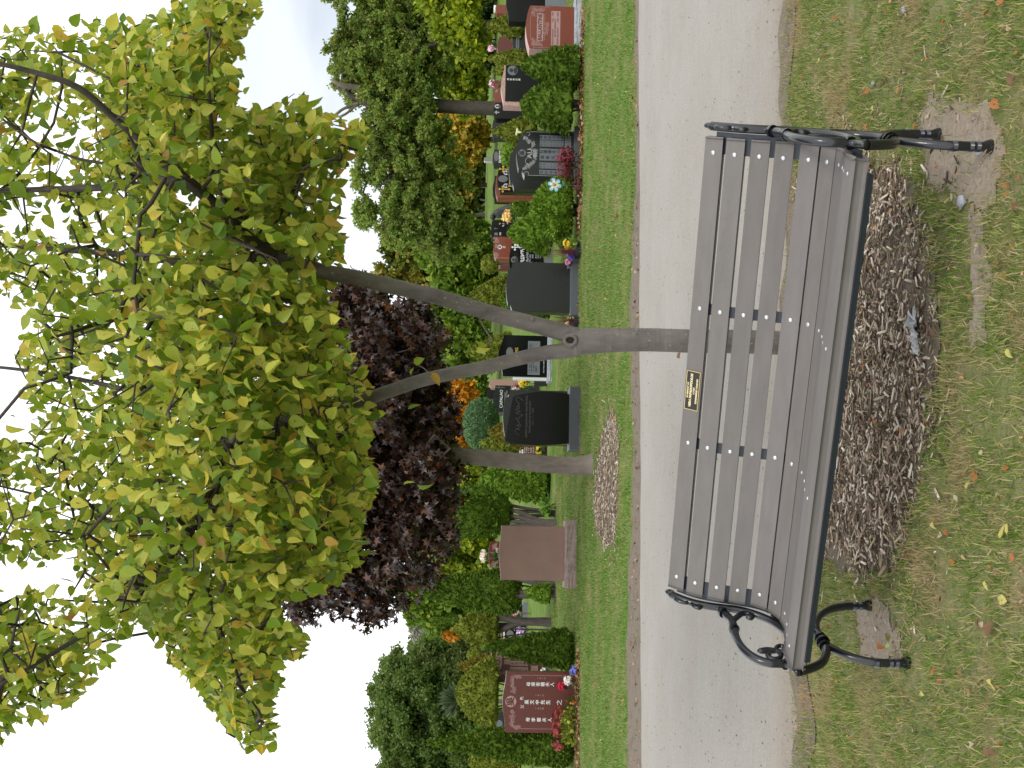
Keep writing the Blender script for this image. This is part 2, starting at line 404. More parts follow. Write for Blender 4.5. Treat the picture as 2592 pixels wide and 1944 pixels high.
def road_mat():
    m, nt, b = new_mat('concrete_lane')
    co = coords(nt); a = noise(nt, co, 120, 3, 0.85); c1 = noise(nt, co, 420, 2, 0.6)
    st = noise(nt, coords(nt, scale=(1, 12, 1)), 2.2, 5, 0.7); big = noise(nt, co, 0.9, 4)
    c = mixc(nt, maprange(nt, a, 0.35, 0.65), (0.235, 0.215, 0.19), (0.36, 0.334, 0.297))
    c = mixc(nt, maprange(nt, c1, 0.57, 0.68, 0, 0.7), c, (0.12, 0.115, 0.105))
    c = mixc(nt, maprange(nt, st, 0.45, 0.75, 0, 0.35), c, (0.20, 0.18, 0.15))
    c = mixc(nt, maprange(nt, big, 0.4, 0.7, 0, 0.3), c, (0.37, 0.36, 0.34))
    sx = nt.nodes.new('ShaderNodeSeparateXYZ'); nt.links.new(co, sx.inputs[0])
    # sandy dirt blown over the near edge of the lane
    e = nt.nodes.new('ShaderNodeMath'); e.operation = 'MULTIPLY_ADD'; nt.links.new(sx.outputs[0], e.inputs[0]); e.inputs[1].default_value = -0.1436; nt.links.new(sx.outputs[1], e.inputs[2])
    e2 = nt.nodes.new('ShaderNodeMath'); e2.operation = 'MULTIPLY_ADD'; nt.links.new(noise(nt, co, 3, 5, 0.7), e2.inputs[0]); e2.inputs[1].default_value = 0.9; nt.links.new(e.outputs[0], e2.inputs[2])
    c = mixc(nt, maprange(nt, e2.outputs[0], 6.0, 6.65, 0.9, 0), c, mixc(nt, a, (0.15, 0.12, 0.088), (0.33, 0.285, 0.23)))
    nt.links.new(c, b.inputs['Base Color']); b.inputs['Roughness'].default_value = 0.92; b.inputs['Specular IOR Level'].default_value = 0.2
    bump(nt, b, a, 0.5, 0.006); return m
xr = np.linspace(-34, 34, 900)
poly_n = np.stack([xr, near_edge(xr)], 1); poly_f = np.stack([xr, far_edge(xr)], 1)
V = np.concatenate([np.column_stack([poly_n, np.full(900, .004)]), np.column_stack([poly_f, np.full(900, .004)])])
i = np.arange(899); Fr = np.stack([i, i + 1, i + 901, i + 900], 1)
tag(link('road', npmesh('road', V, Fr), road_mat()), kind='structure')
def soil_mat(name, c1, c2, c3):
    m, nt, b = new_mat(name); co = coords(nt); a = noise(nt, co, 55, 5, 0.7); f = noise(nt, co, 7, 4)
    c = mixc(nt, maprange(nt, a, 0.3, 0.7), c1, c2); c = mixc(nt, maprange(nt, f, 0.5, 0.75), c, c3)
    nt.links.new(c, b.inputs['Base Color']); b.inputs['Roughness'].default_value = 0.95; bump(nt, b, a, 0.8, 0.012); return m
sand = soil_mat('sandy_soil', (0.21, 0.165, 0.12), (0.33, 0.275, 0.215), (0.25, 0.2, 0.15))
dirt = soil_mat('verge_dirt', (0.105, 0.08, 0.055), (0.20, 0.16, 0.12), (0.07, 0.06, 0.035))
for k, S in enumerate((SAND1, SAND2, SAND3)): cellsheet('soil_patch', S, 0.003, sand, seed=k * 7)
cellsheet('mulch_soil', MULCH1, 0.0055, soil_mat('mulch_soil', (0.08, 0.06, 0.043), (0.16, 0.125, 0.09), (0.10, 0.08, 0.055)))
cellsheet('mulch_soil', MULCH2, 0.0035, bpy.data.materials['mulch_soil'], .03)
# worn dirt strips along both sides of the lane
for nm, e0, e1 in (('verge_strip', lambda x: far_edge(x) - 0.03, lambda x: far_edge(x) + 0.62 - 0.09 * np.clip(x, -5, 4) + 0.14 * np.sin(x * 1.7) + 0.07 * np.sin(x * 7 + 2)),
                   ('verge_strip', lambda x: near_edge(x) - 0.20 - 0.06 * np.sin(x * 3.1) - 0.04 * np.sin(x * 11), lambda x: near_edge(x) + 0.05 + 0.05 * np.sin(x * 4.3) + 0.03 * np.sin(x * 17))):
    zz = .002 if e0(0.) > 8 else .0075
    V = np.concatenate([np.column_stack([xr, e0(xr), np.full(900, zz)]), np.column_stack([xr, e1(xr), np.full(900, zz)])])
    tag(link(nm, npmesh(nm, V, Fr), dirt), kind='structure')

def vn2(x, y, s, seed): return vnoise(np.column_stack([x, y, np.zeros(len(x))]), s, seed)
# ------------------------------------------------------------------ grass blades
def blades(n, region, h0, h1, width, seed, keep, lean=0.5):
    g = np.random.default_rng(seed); x = g.uniform(region[0], region[1], n); y = g.uniform(region[2], region[3], n)
    k = keep(x, y, g); x, y = x[k], y[k]; n = len(x)
    z = np.vectorize(zt)(x, y) if region[3] > 28 else np.zeros(n)
    a = g.uniform(0, 6.28, n); tilt = np.abs(g.normal(0, lean, n))
    d = np.column_stack([np.cos(a) * np.sin(tilt), np.sin(a) * np.sin(tilt), np.cos(tilt)])
    nn = g.normal(size=(n, 3)); b, dd, nr = basis(d, nn)
    s = g.uniform(h0, h1, n); w = width * g.uniform(0.6, 1.3, n)
    T = np.array([(-.5, 0, 0), (.5, 0, 0), (.38, .55, .06), (-.38, .55, .06), (0, 1, .22)])
    S3 = np.column_stack([w, s, s])
    return instance(T, [np.array([(0, 1, 2, 3)]), np.array([(3, 2, 4)])], np.column_stack([x, y, z]), b, dd, nr, S3)
def keep_near(x, y, g):
    p = 0.62 + 0.45 * vn2(x, y, 3.5, 3) + 0.40 * vn2(x, y, 14, 4)
    p = np.clip(p + 0.2, 0.10, 1)
    wx = x + .07 * vn2(x, y, 11, 77) + g.normal(0, .025, len(x)); wy = y + .07 * vn2(x, y, 11, 78) + g.normal(0, .025, len(x)); x0_, y0_ = x, y; x, y = wx, wy
    for P in (SAND1, SAND2, SAND3): p[in_poly(x, y, P)] *= 0.03
    p[in_poly(x, y, MULCH1)] *= 0.05
    x, y = x0_, y0_
    p[y > near_edge(x) - 0.10 + 0.12 * vn2(x, y, 8, 9)] *= 0.22; p[y > near_edge(x) + 0.04 + 0.05 * vn2(x, y, 12, 19)] = 0
    return g.random(len(x)) < p
greens = [(0, (0.06, 0.13, 0.014)), (0.3, (0.12, 0.22, 0.022)), (0.5, (0.20, 0.29, 0.04)), (0.66, (0.34, 0.34, 0.10)), (0.86, (0.46, 0.38, 0.19)), (1, (0.55, 0.45, 0.27))]
gnear = leaf_mat('near_grass', greens, 0.25, rough=0.6, vary=(2.6, (0.40, 0.31, 0.16), 0.50, 0.66))
V, Fq = blades(235000, (-2.6, 2.6, 2.55, 6.2), 0.015, 0.05, 0.0032, 21, keep_near, 0.75)
tag(link('grass', npmesh('grass', V, Fq), gnear), 'patchy green and straw coloured grass around the bench', 'grass', kind='stuff')
# clover and weeds leaflets low in the near turf
def keep_weed(x, y, g):
    p = np.clip(vn2(x, y, 5, 33) - 0.25, 0, 1); p[y > near_edge(x) - .1] = 0
    for P in (SAND1, SAND2, SAND3): p[in_poly(x, y, P)] *= 0.1
    p[in_poly(x, y, MULCH1)] *= 0.2
    return g.random(len(x)) < p
g = np.random.default_rng(5); n = 14000; x = g.uniform(-2.5, 2.5, n); y = g.uniform(2.7, 5.7, n); k = keep_weed(x, y, g); x, y = x[k], y[k]; n = len(x)
T, Fq = leaf_template(0.42, 0.05, 0.05); a = g.uniform(0, 6.28, n)
d = np.column_stack([np.cos(a), np.sin(a), g.uniform(-.1, .5, n)]); nn = np.column_stack([g.normal(0, .3, n), g.normal(0, .3, n), np.ones(n)]); b, dd, nr = basis(d, nn)
V, Fq = instance(T, Fq, np.column_stack([x, y, g.uniform(0.004, 0.02, n)]), b, dd, nr, g.uniform(0.008, 0.02, n))
tag(link('ground_cover', npmesh('ground_cover', V, Fq), leaf_mat('clover', [(0, (0.03, 0.10, 0.02)), (1, (0.09, 0.19, 0.03))], 0.2)), 'low clover and small weeds in the grass around the bench', 'ground cover', kind='stuff')
def keep_far(x, y, g):
    p = 0.85 + 0.4 * vn2(x, y, 2.2, 8); fe = far_edge(x) + 0.58 - 0.09 * np.clip(x, -5, 4) + 0.14 * np.sin(x * 1.7)
    p[y < fe + 0.14 * vn2(x, y, 6, 2)] *= 0.06; p[y < far_edge(x) + 0.1] = 0
    p[in_poly(x, y, MULCH2)] *= 0.12
    p *= np.clip(1.6 - (y - 10) * 0.05, 0.3, 1)
    return g.random(len(x)) < p
gfar = leaf_mat('far_grass', [(0, (0.05, 0.125, 0.010)), (0.4, (0.095, 0.20, 0.02)), (0.62, (0.16, 0.27, 0.04)), (0.82, (0.30, 0.33, 0.11)), (1, (0.34, 0.30, 0.15))], 0.3, rough=0.6, vary=(1.6, (0.33, 0.30, 0.14), 0.47, 0.68))
V, Fq = blades(230000, (-7.5, 9.5, 9.4, 22), 0.018, 0.045, 0.0085, 22, keep_far, 0.6)
tag(link('grass', npmesh('grass', V, Fq), gfar), 'mown green lawn between the lane and the headstones', 'grass', kind='stuff')

# ------------------------------------------------------------------ wood chips and litter
def chips(name, label, poly, n, s0, s1, seed, mat, extra=None, cat='mulch'):
    g = np.random.default_rng(seed); P = np.array(poly); x = g.uniform(P[:, 0].min() - .15, P[:, 0].max() + .15, n); y = g.uniform(P[:, 1].min() - .15, P[:, 1].max() + .15, n)
    wx = x + 0.09 * vn2(x, y, 9, seed) + g.normal(0, .06, n) * g.random(n); wy = y + 0.09 * vn2(x, y, 9, seed + 1) + g.normal(0, .06, n) * g.random(n)
    k = in_poly(wx, wy, poly) | (g.random(n) < 0.0)
    k &= g.random(n) < 0.65 + 0.5 * vn2(x, y, 5, seed + 2)
    sp_ = g.random(n) < 0.02; k |= sp_
    x, y = x[k], y[k]; n = len(x)
    T = np.array([(-.5, 0, 0), (.5, 0.06, 0), (.42, 1, 0), (-.3, .94, 0), (-.5, 0, 1), (.5, 0.06, 1), (.42, 1, 1), (-.3, .94, 1)], float)
    Fq = [np.array([(3, 2, 1, 0), (4, 5, 6, 7), (0, 1, 5, 4), (1, 2, 6, 5), (2, 3, 7, 6), (3, 0, 4, 7)])]
    a = g.uniform(0, 6.28, n); d = np.column_stack([np.cos(a), np.sin(a), g.normal(0, .16, n)]); nn = np.column_stack([g.normal(0, .28, n), g.normal(0, .28, n), np.ones(n)])
    b, dd, nr = basis(d, nn); L = s0 * (s1 / s0) ** (g.random(n) ** 1.5); w = np.minimum(L * g.uniform(.12, .42, n), s0 * 1.15); t = np.minimum(w * .35, s0 * 0.8) * g.uniform(.5, 1, n)
    V, Fq = instance(T, Fq, np.column_stack([x, y, g.uniform(0.0, 0.013, n)]), b, dd, nr, np.column_stack([w, L, t]))
    return tag(link(name, npmesh(name, V, Fq), mat), label, cat, kind='stuff')
chipm = leaf_mat('wood_chips', [(0, (0.05, 0.03, 0.02)), (0.3, (0.15, 0.10, 0.065)), (0.55, (0.32, 0.24, 0.165)), (0.8, (0.52, 0.42, 0.32)), (1, (0.75, 0.67, 0.57))], 0, rough=0.85)
chips('wood_chips', 'bed of grey brown wood chips under the bench', MULCH1, 44000, 0.009, 0.066, 31, chipm)
chips('wood_chips', 'strip of wood chips around the foot of the purple maple', MULCH2, 22000, 0.012, 0.075, 32, chipm)
g = np.random.default_rng(44); T = np.array([(-.5, -.5, 0), (.5, -.4, 0), (.4, .5, 0), (-.5, .4, 0), (0, 0, .5)]); Fq = [np.array([(0, 1, 4), (1, 2, 4), (2, 3, 4), (3, 0, 4)])]
n = 9000; x = g.uniform(-2.3, 2.4, n); y = g.uniform(2.9, 6.4, n); k = in_poly(x, y, SAND1) | in_poly(x, y, SAND3) | in_poly(x, y, SAND2) | ((np.abs(y - near_edge(x)) < .22) & (g.random(n) < .9)); x, y = x[k], y[k]; n = len(x)
a = g.uniform(0, 6.28, n); d = np.column_stack([np.cos(a), np.sin(a), np.zeros(n)]); b, dd, nr = basis(d, np.tile([0, 0, 1.0], (n, 1)))
V, Fq = instance(T, Fq, np.column_stack([x, y, np.full(n, .006)]), b, dd, nr, np.column_stack([g.uniform(.002, .006, n), g.uniform(.003, .012, n), g.uniform(.002, .006, n)]))
tag(link('grit', npmesh('grit', V, Fq), leaf_mat('sand_crumbs', [(0, (0.05, 0.04, 0.03)), (0.4, (0.15, 0.12, 0.09)), (0.7, (0.3, 0.25, 0.2)), (1, (0.5, 0.45, 0.38))], 0, rough=0.9)), 'crumbs of bark and grit on the sandy soil and the near lane edge', 'grit', kind='stuff')

def leaf_litter(name, label, pts, n, rad, size, seed, stops):
    g = np.random.default_rng(seed); c = np.array(pts)[g.integers(0, len(pts), n)]
    P = c + np.column_stack([g.normal(0, rad[0], n), g.normal(0, rad[1], n), np.abs(g.normal(0, .015, n)) + .01])
    T, Fq = leaf_template(0.4, 0.15, 0.3); a = g.uniform(0, 6.28, n); d = np.column_stack([np.cos(a), np.sin(a), g.normal(0, .4, n)])
    nn = np.column_stack([g.normal(0, .5, n), g.normal(0, .5, n), np.ones(n)]); b, dd, nr = basis(d, nn)
    V, Fq = instance(T, Fq, P, b, dd, nr, g.uniform(size * .5, size * 1.3, n))
    return tag(link(name, npmesh(name, V, Fq), leaf_mat(name + '_mat', stops, 0.1, rough=0.7)), label, 'leaf litter', kind='stuff')
dryst = [(0, (0.13, 0.05, 0.02)), (0.4, (0.24, 0.11, 0.045)), (0.7, (0.34, 0.19, 0.09)), (1, (0.42, 0.29, 0.18))]
row = lambda x: 18.05 + 0.187 * (x - 1.58)
leaf_litter('leaf_litter', 'drift of brown leaves along the planting beds of the front headstones',
    [(x, row(x) - .75 + dy, 0) for x, dy in [(5.8, 0), (5.3, 0), (5.0, 0.1), (4.7, 0.15), (4.3, .1), (3.9, .1), (3.6, .1), (3.2, .2), (-4.1, 0.05), (-4.6, 0), (-5.1, 0), (-5.5, 0), (2.7, .3)]], 1500, (0.17, 0.09), 0.065, 51, dryst)
# tiny scattered bits on the lane edge and lawn
def scatter_bits(label, region, n, size, seed, stops, keep):
    g = np.random.default_rng(seed); x = g.uniform(region[0], region[1], n); y = g.uniform(region[2], region[3], n); k = keep(x, y); x, y = x[k], y[k]; n = len(x)
    T, Fq = leaf_template(0.38, 0.12, 0.3); a = g.uniform(0, 6.28, n); d = np.column_stack([np.cos(a), np.sin(a), g.normal(0, .3, n)])
    nn = np.column_stack([g.normal(0, .4, n), g.normal(0, .4, n), np.ones(n)]); b, dd, nr = basis(d, nn)
    V, Fq = instance(T, Fq, np.column_stack([x, y, g.uniform(.008, .03, n)]), b, dd, nr, g.uniform(size * .4, size * 1.4, n))
    tag(link('leaf_litter', npmesh('leaf_litter', V, Fq), leaf_mat('bits_%d' % seed, stops, 0.1, rough=0.7)), label, 'leaf litter', kind='stuff')
scatter_bits('tiny orange and brown leaf fragments scattered in the grass by the bench', (-2.4, 2.4, 2.7, 5.6), 900, 0.017, 61, [(0, (0.25, 0.07, 0.02)), (0.5, (0.42, 0.17, 0.05)), (0.75, (0.45, 0.36, 0.25)), (1, (0.18, 0.1, 0.05))], lambda x, y: y < near_edge(x))
scatter_bits('dry twigs and leaf crumbs along the far edge of the lane', (-6, 8, 9.6, 14), 3200, 0.035, 62, dryst + [], lambda x, y: (y > far_edge(x) + .02) & (y < far_edge(x) + .5 + 0.15 * vn2(x, y, 3, 5)))
scatter_bits('sparse orange and brown leaves dotted over the far lawn', (-6, 8, 10.5, 18), 260, 0.045, 63, [(0, (0.4, 0.12, 0.03)), (0.5, (0.3, 0.13, 0.05)), (1, (0.55, 0.40, 0.08))], lambda x, y: y > far_edge(x) + .6)
# dark specks and grit on the lane
g = np.random.default_rng(70); n = 2600; x = g.uniform(-4, 5, n); y = 5.2 + g.random(n) ** 1.7 * 6.4
k = (y > near_edge(x) - .1) & (y < far_edge(x)); x, y = x[k], y[k]; n = len(x)
T = np.array([(-.5, -.5, 0), (.5, -.4, 0), (.4, .5, 0), (-.5, .4, 0), (0, 0, .5)]); Fq = [np.array([(0, 1, 4), (1, 2, 4), (2, 3, 4), (3, 0, 4)])]
a = g.uniform(0, 6.28, n); d = np.column_stack([np.cos(a), np.sin(a), np.zeros(n)]); b, dd, nr = basis(d, np.tile([0, 0, 1.0], (n, 1)))
V, Fq = instance(T, Fq, np.column_stack([x, y, np.full(n, .0045)]), b, dd, nr, g.uniform(.004, .013, n))
tag(link('grit', npmesh('grit', V, Fq), leaf_mat('grit', [(0, (0.07, 0.06, 0.05)), (0.5, (0.2, 0.18, 0.15)), (1, (0.4, 0.37, 0.33))], 0, rough=0.9)), 'loose grit scattered over the lane', 'grit', kind='stuff')

# ------------------------------------------------------------------ single fallen leaves (full-size px, colour)
LEAFCOL = {'yellow': (0.46, 0.42, 0.12), 'orange': (0.34, 0.13, 0.035), 'brown': (0.17, 0.09, 0.045), 'pale': (0.42, 0.36, 0.24), 'green': (0.30, 0.38, 0.08)}
LM = {}
for nm, c in LEAFCOL.items():
    LM[nm] = leaf_mat('fallen_' + nm, [(0, c), (1, c)], 0.15, spots=(90, tuple(x * .35 for x in c), 0.6), rough=0.6)
LEAVES = [('yellow', 2580, 330, .05), ('yellow', 2562, 1335, .07), ('yellow', 2570, 1352, .055), ('pale', 2440, 1265, .05), ('yellow', 2385, 1335, .045), ('pale', 2395, 1350, .045),
 ('orange', 2478, 1195, .055), ('yellow', 2470, 1222, .05), ('orange', 2490, 1210, .04), ('brown', 2530, 1580, .075), ('brown', 2500, 1590, .05), ('yellow', 2355, 1760, .05), ('yellow', 2545, 1515, .06), ('yellow', 2535, 1740, .06),
 ('yellow', 2420, 505, .045), ('pale', 2430, 508, .05), ('orange', 2335, 330, .05), ('orange', 2208, 330, .05), ('brown', 2312, 262, .05), ('brown', 2328, 268, .04), ('orange', 2540, 275, .06), ('brown', 2580, 215, .06),
 ('orange', 2560, 5, .06), ('yellow', 2085, 160, .05), ('brown', 2080, 88, .035), ('brown', 2205, 22, .045), ('orange', 2210, 235, .04), ('pale', 2290, 25, .04), ('brown', 2205, 235, .045), ('yellow', 2225, 278, .035),
 ('orange', 2570, 470, .04), ('brown', 2595, 520, .05), ('orange', 2545, 660, .05), ('orange', 2560, 700, .04), ('yellow', 2580, 900, .05), ('orange', 2360, 1080, .04), ('orange', 2410, 880, .035),
 ('brown', 2530, 1900, .06), ('orange', 2380, 1690, .045), ('brown', 2270, 1660, .08), ('brown', 2300, 1680, .07), ('orange', 2250, 1640, .06), ('brown', 2265, 1820, .05), ('green', 2270, 1617, .085), ('brown', 2385, 845, .07),
 ('orange', 2430, 1420, .04), ('yellow', 2520, 1490, .05), ('orange', 2450, 1700, .035), ('brown', 2370, 820, .05), ('pale', 2480, 1880, .04), ('yellow', 2560, 1130, .04), ('orange', 2520, 30, .05), ('orange', 2580, 1420, .045), ('brown', 2300, 190, .04)]
desc = {'yellow': 'yellow fallen leaf lying curled on the near grass', 'orange': 'small orange fallen leaf lying on the near grass', 'brown': 'shrivelled brown fallen leaf lying on the near grass', 'pale': 'pale buff fallen leaf lying on the near grass', 'green': 'large pale green fallen leaf against the left front leg of the bench'}
T0, F0 = leaf_template(0.4, 0.16, 0.28)
for i, (c, v, y, s) in enumerate(LEAVES):
    g = np.random.default_rng(900 + i); p = ground(v, y); T = T0.copy(); T[:, 2] += 0.07 * np.sin(T[:, 1] * 7 + i) + 0.1 * T[:, 0] * np.sin(i * 2.1); T *= s * .66
    a = g.uniform(0, 6.28); ca, sa = math.cos(a), math.sin(a)
    x_ = T[:, 0] * ca - (T[:, 1] - s * .5) * sa; y_ = T[:, 0] * sa + (T[:, 1] - s * .5) * ca; V = np.column_stack([x_, y_, T[:, 2]]); V[:, 2] += 0.012 - V[:, 2].min()
    o = link('fallen_leaf', npmesh('fallen_leaf', V, F0, True), LM[c], loc=(p[0], p[1], 0.008)); o.rotation_euler = (g.normal(0, .2), g.normal(0, .2), 0)
    tag(o, desc[c], 'fallen leaf', None if c == 'green' else c + ' leaves fallen on the near grass')
p = ground(1720, 893); T = T0 * 0.075; o = link('fallen_leaf', npmesh('fallen_leaf', T, F0), LM['brown'], loc=(p[0], p[1], .012), rotz=2.6)
tag(o, 'lone tan leaf lying on the lane just left of the forked trunk', 'fallen leaf')
# crumpled plastic scrap in the chips
bm = bmesh.new(); bmesh.ops.create_grid(bm, x_segments=14, y_segments=9, size=1)
for v_ in bm.verts:
    x, y = v_.co.x, v_.co.y; n_ = vnoise(np.array([[x, y, 0]]), 6, 4)[0]; v_.co = Vector((x * .075 * (1 + .3 * math.sin(5 * y)), y * .035 * (1 + .3 * math.sin(4 * x)), .018 + .016 * n_))
p = ground(2325, 838); mm = plain('clear_plastic_scrap', (0.42, 0.43, 0.44), 0.25, var=.25, scale=30)
tag(bm_obj('plastic_scrap', bm, mm, loc=(p[0], p[1], 0), rotz=.5), 'crumpled grey plastic scrap lying on the wood chips', 'litter')
# pale stones in the turf
for i, (v, y, s) in enumerate([(2440, 508, .022), (2292, 25, .018), (2215, 210, .016), (2480, 385, .013)]):
    bm = bmesh.new(); bmesh.ops.create_icosphere(bm, subdivisions=2, radius=s)
    for q in bm.verts: q.co *= 1 + .25 * math.sin(q.co.x * 190 + i) * math.cos(q.co.y * 160); q.co.z *= .55
    p = ground(v, y); tag(bm_obj('pebble', bm, MAT['greyrock'], loc=(p[0], p[1], s * .4), smooth=True), 'small pale pebble in the soil near the bench', 'pebble', 'pale pebbles around the bench')
# ------------------------------------------------------------------ bench
TH = R(17.7)
bench = empty('park_bench', (0, 4.02, 0), -TH, 'park bench with grey brown plank slats and black scrolled iron ends', 'bench')
PROF = [(.137, .778), (.086, .713), (.052, .634), (.030, .556), (.000, .478), (-.059, .432), (-.140, .416), (-.220, .428), (-.297, .447), (-.372, .459)]
PP = np.array(PROF)
def frame2(i):
    a = PP[max(i - 1, 0)]; b = PP[min(i + 1, 9)]; t = (b - a) / np.linalg.norm(b - a); n = np.array([-t[1], t[0]])
    return t, n
colsX = [-.828, -.261, .265, .828]
for i in range(10):
    t, n = frame2(i)
    if n @ (np.array([-0.6, 0.8])) < 0: n = -n
    w = (.055, .0535, .051, .050, .053, .062, .068, .068, .068, .104)[i]; th = .020 if i < 5 else (.026 if i < 9 else .038)
    if i == 9: t = np.array([-1, .06]); t /= np.linalg.norm(t); n = np.array([.06, 1.0]); n /= np.linalg.norm(n)
    Mx = Matrix(((1, 0, 0, 0), (0, t[0], n[0], PROF[i][0]), (0, t[1], n[1], PROF[i][1]), (0, 0, 0, 1)))
    bm = bmesh.new(); off = 0.012 if i == 9 else 0
    add_box(bm, -.877, .877, -w / 2 + off, w / 2 + off, -th, 0, 0.0065 if i < 9 else 0.010, Mx)
    sl_ = bm_obj('slat', bm, MAT['slat'], bench)
    for x in colsX:
        xx = x if not (i == 9 and x < -.8) else -.828
        bm = bmesh.new(); bmesh.ops.create_uvsphere(bm, u_segments=12, v_segments=6, radius=.0085 if i < 6 else .0066)
        for q in bm.verts: q.co.z *= .45
        for q in bm.verts: q.co = Mx @ Vector((q.co.x + xx, q.co.y, q.co.z + .0005))
        bm_obj('bolt', bm, MAT['bolt'], sl_, smooth=True)
# flat metal straps behind the slats
def strap(x, w, name, end=False):
    q = []
    for i in range(10):
        t, n = frame2(i)
        if n @ (np.array([-0.6, 0.8])) < 0: n = -n
        q.append(PP[i] - n * (.022 if i < 5 else .030 if i < 9 else .036))
    q = smooth_path(np.column_stack([np.zeros(10), np.array(q)]), 4)
    bm = bmesh.new(); rows = []
    tt = np.gradient(q, axis=0); tt /= np.linalg.norm(tt, axis=1, keepdims=True)
    for p, t in zip(q, tt):
        n = np.array([0, t[2], -t[1]]) * .008
        rows.append([bm.verts.new((x - w / 2, p[1], p[2])), bm.verts.new((x + w / 2, p[1], p[2])), bm.verts.new((x + w / 2, p[1] + n[1], p[2] + n[2])), bm.verts.new((x - w / 2, p[1] + n[1], p[2] + n[2]))])
    for a, b in zip(rows[:-1], rows[1:]):
        for k in range(4): bm.faces.new((a[k], a[(k + 1) % 4], b[(k + 1) % 4], b[k]))
    bm.faces.new(rows[0]); bm.faces.new(rows[-1][::-1])
    bm_obj(name, bm, MAT['barblue'], bench)
strap(-.261, .04, 'support_strap'); strap(.265, .04, 'support_strap')
bm = bmesh.new(); add_box(bm, -.86, .835, -.432, -.372, .397, .4195, .004); bm_obj('front_rail', bm, MAT['barblue'], bench)
bm = bmesh.new(); add_box(bm, -.86, .86, -.02, .0, .395, .42, .003); bm_obj('cross_rail', bm, MAT['barblue'], bench)
# cast iron ends
def end_frame(sx):
    X = .918 * sx
    P = lambda pts: smooth_path([(X, a, b) for a, b in pts], 5)
    T = TB()
    # back post following the slats, with leafy scroll top
    T.tube(P([(.165, .795), (.150, .783), (.120, .752), (.092, .712), (.070, .66), (.055, .60), (.045, .55), (.020, .50), (-.02, .452), (-.075, .415), (-.15, .396), (-.24, .405), (-.33, .425), (-.405, .425)]), [.011] * 3 + [.0155] * 56 + [.014] * 7, 8)
    T.tube(P([(.165, .795), (.178, .802), (.182, .788), (.170, .780)]), .009, 8)
    T.tube(P([(.145, .775), (.118, .778), (.098, .762), (.092, .738), (.106, .728), (.112, .742)]), .0085, 8)
    T.tube(P([(.10, .72), (.066, .716), (.050, .70), (.058, .688), (.07, .695)]), .008, 8)
    # flange carrying the slats
    # armrest
    T.tube(P([(.045, .62), (.01, .604), (-.045, .588), (-.108, .592), (-.173, .598), (-.235, .592), (-.285, .575), (-.322, .548), (-.342, .512), (-.345, .47), (-.358, .44), (-.405, .425)]), [.012] * 6 + [.0155] * 40 + [.0135] * 10, 10)
    T.tube(P([(-.06, .588), (-.035, .575), (-.012, .557), (.012, .535), (.012, .512), (-.006, .500), (-.018, .510), (-.010, .520)]), .0115, 8)
    # scroll under the arm front
    sp_ = [(-.290 + r * math.cos(a), .492 + r * math.sin(a)) for a, r in [(x, .008 + .0052 * x) for x in np.linspace(0.6, 2.3 * math.pi, 16)]]
    T.tube(P(sp_ + [(-.262, .455), (-.30, .437), (-.335, .44)]), .0095, 8)
    T.tube(P([(-.262, .47), (-.235, .462), (-.222, .445), (-.232, .432), (-.247, .438)]), .0085, 8)
    # half ring below the seat, tying both legs
    T.tube(P([(-.395, .418), (-.375, .378), (-.340, .328), (-.290, .296), (-.235, .277), (-.185, .272), (-.130, .278), (-.085, .296), (-.045, .335), (-.025, .38), (-.02, .43)]), .0165, 10)
    for (c, d) in (((-.185, .275), .026), ((-.215, .277), .022), ((-.155, .277), .022)):
        T.tube([(X, c[0] - .006, c[1]), (X, c[0] + .006, c[1])], d, 10)
    # legs
    T.tube(P([(-.20, .276), (-.245, .248), (-.285, .208), (-.312, .165), (-.326, .12), (-.328, .07), (-.324, .012)]), [.0145] * 18 + [.0155] * 13, 10)
    T.tube(P([(-.17, .276), (-.11, .276), (-.05, .262), (.01, .228), (.058, .175), (.082, .12), (.09, .07), (.096, .012)]), [.0145] * 20 + [.0155] * 16, 10)
    for fx, fy in ((-.328, .10), (.087, .10)):
        for z_, r_ in ((fy + .022, .0185), (fy - .03, .018), (fy - .052, .018)):
            T.tube([(X, fx, z_ - .006), (X, fx, z_ + .006)], r_, 10)
    for fx in (-.322, .097):
        T.tube([(X, fx, .026), (X, fx, .012), (X, fx, .0)], [.017, .023, .024], 12)
    for (a, b) in ((-.108, .592), (.02, .607), (-.345, .455)):
        T.tube([(X, a - .006, b - .002), (X, a + .006, b + .002)], .0215, 10)
    T.obj('end_frame', MAT['iron'], bench)
    # end plate behind the slat ends
    strap(.862 * sx, .075, 'end_plate')
for s in (-1, 1): end_frame(s)
# bolts columns sit on slats; plaque on the top slat
t, n = frame2(0); n = -n if n @ np.array([-.6, .8]) < 0 else n
PM = Matrix(((1, 0, 0, -.005), (0, -t[0], n[0], PROF[0][0]), (0, -t[1], n[1], PROF[0][1]), (0, 0, 0, 1)))

def text_mesh(name, s, size, mat, parent, Mx, extrude=0.0006, bold=0.0, shear=0.0, align='CENTER', sx=1.0, space=1.0):
    cu = bpy.data.curves.new(name, 'FONT'); cu.body = s; cu.size = size; cu.extrude = extrude; cu.offset = bold; cu.shear = shear; cu.space_line = space
    cu.align_x = align; cu.align_y = 'CENTER'; cu.resolution_u = 3
    to = bpy.data.objects.new(name, cu); COL.objects.link(to); bpy.context.view_layer.update()
    me = bpy.data.meshes.new_from_object(to.evaluated_get(bpy.context.evaluated_depsgraph_get()))
    bpy.data.objects.remove(to); me.transform(Mx @ Matrix.Diagonal((sx, 1, 1, 1))); me.materials.clear(); me.name = name
    return link(name, me, mat, parent)
PX = -.052
PM2 = Matrix(((1, 0, 0, PX), (0, -t[0], n[0], PROF[0][0]), (0, -t[1], n[1], PROF[0][1]), (0, 0, 0, 1)))
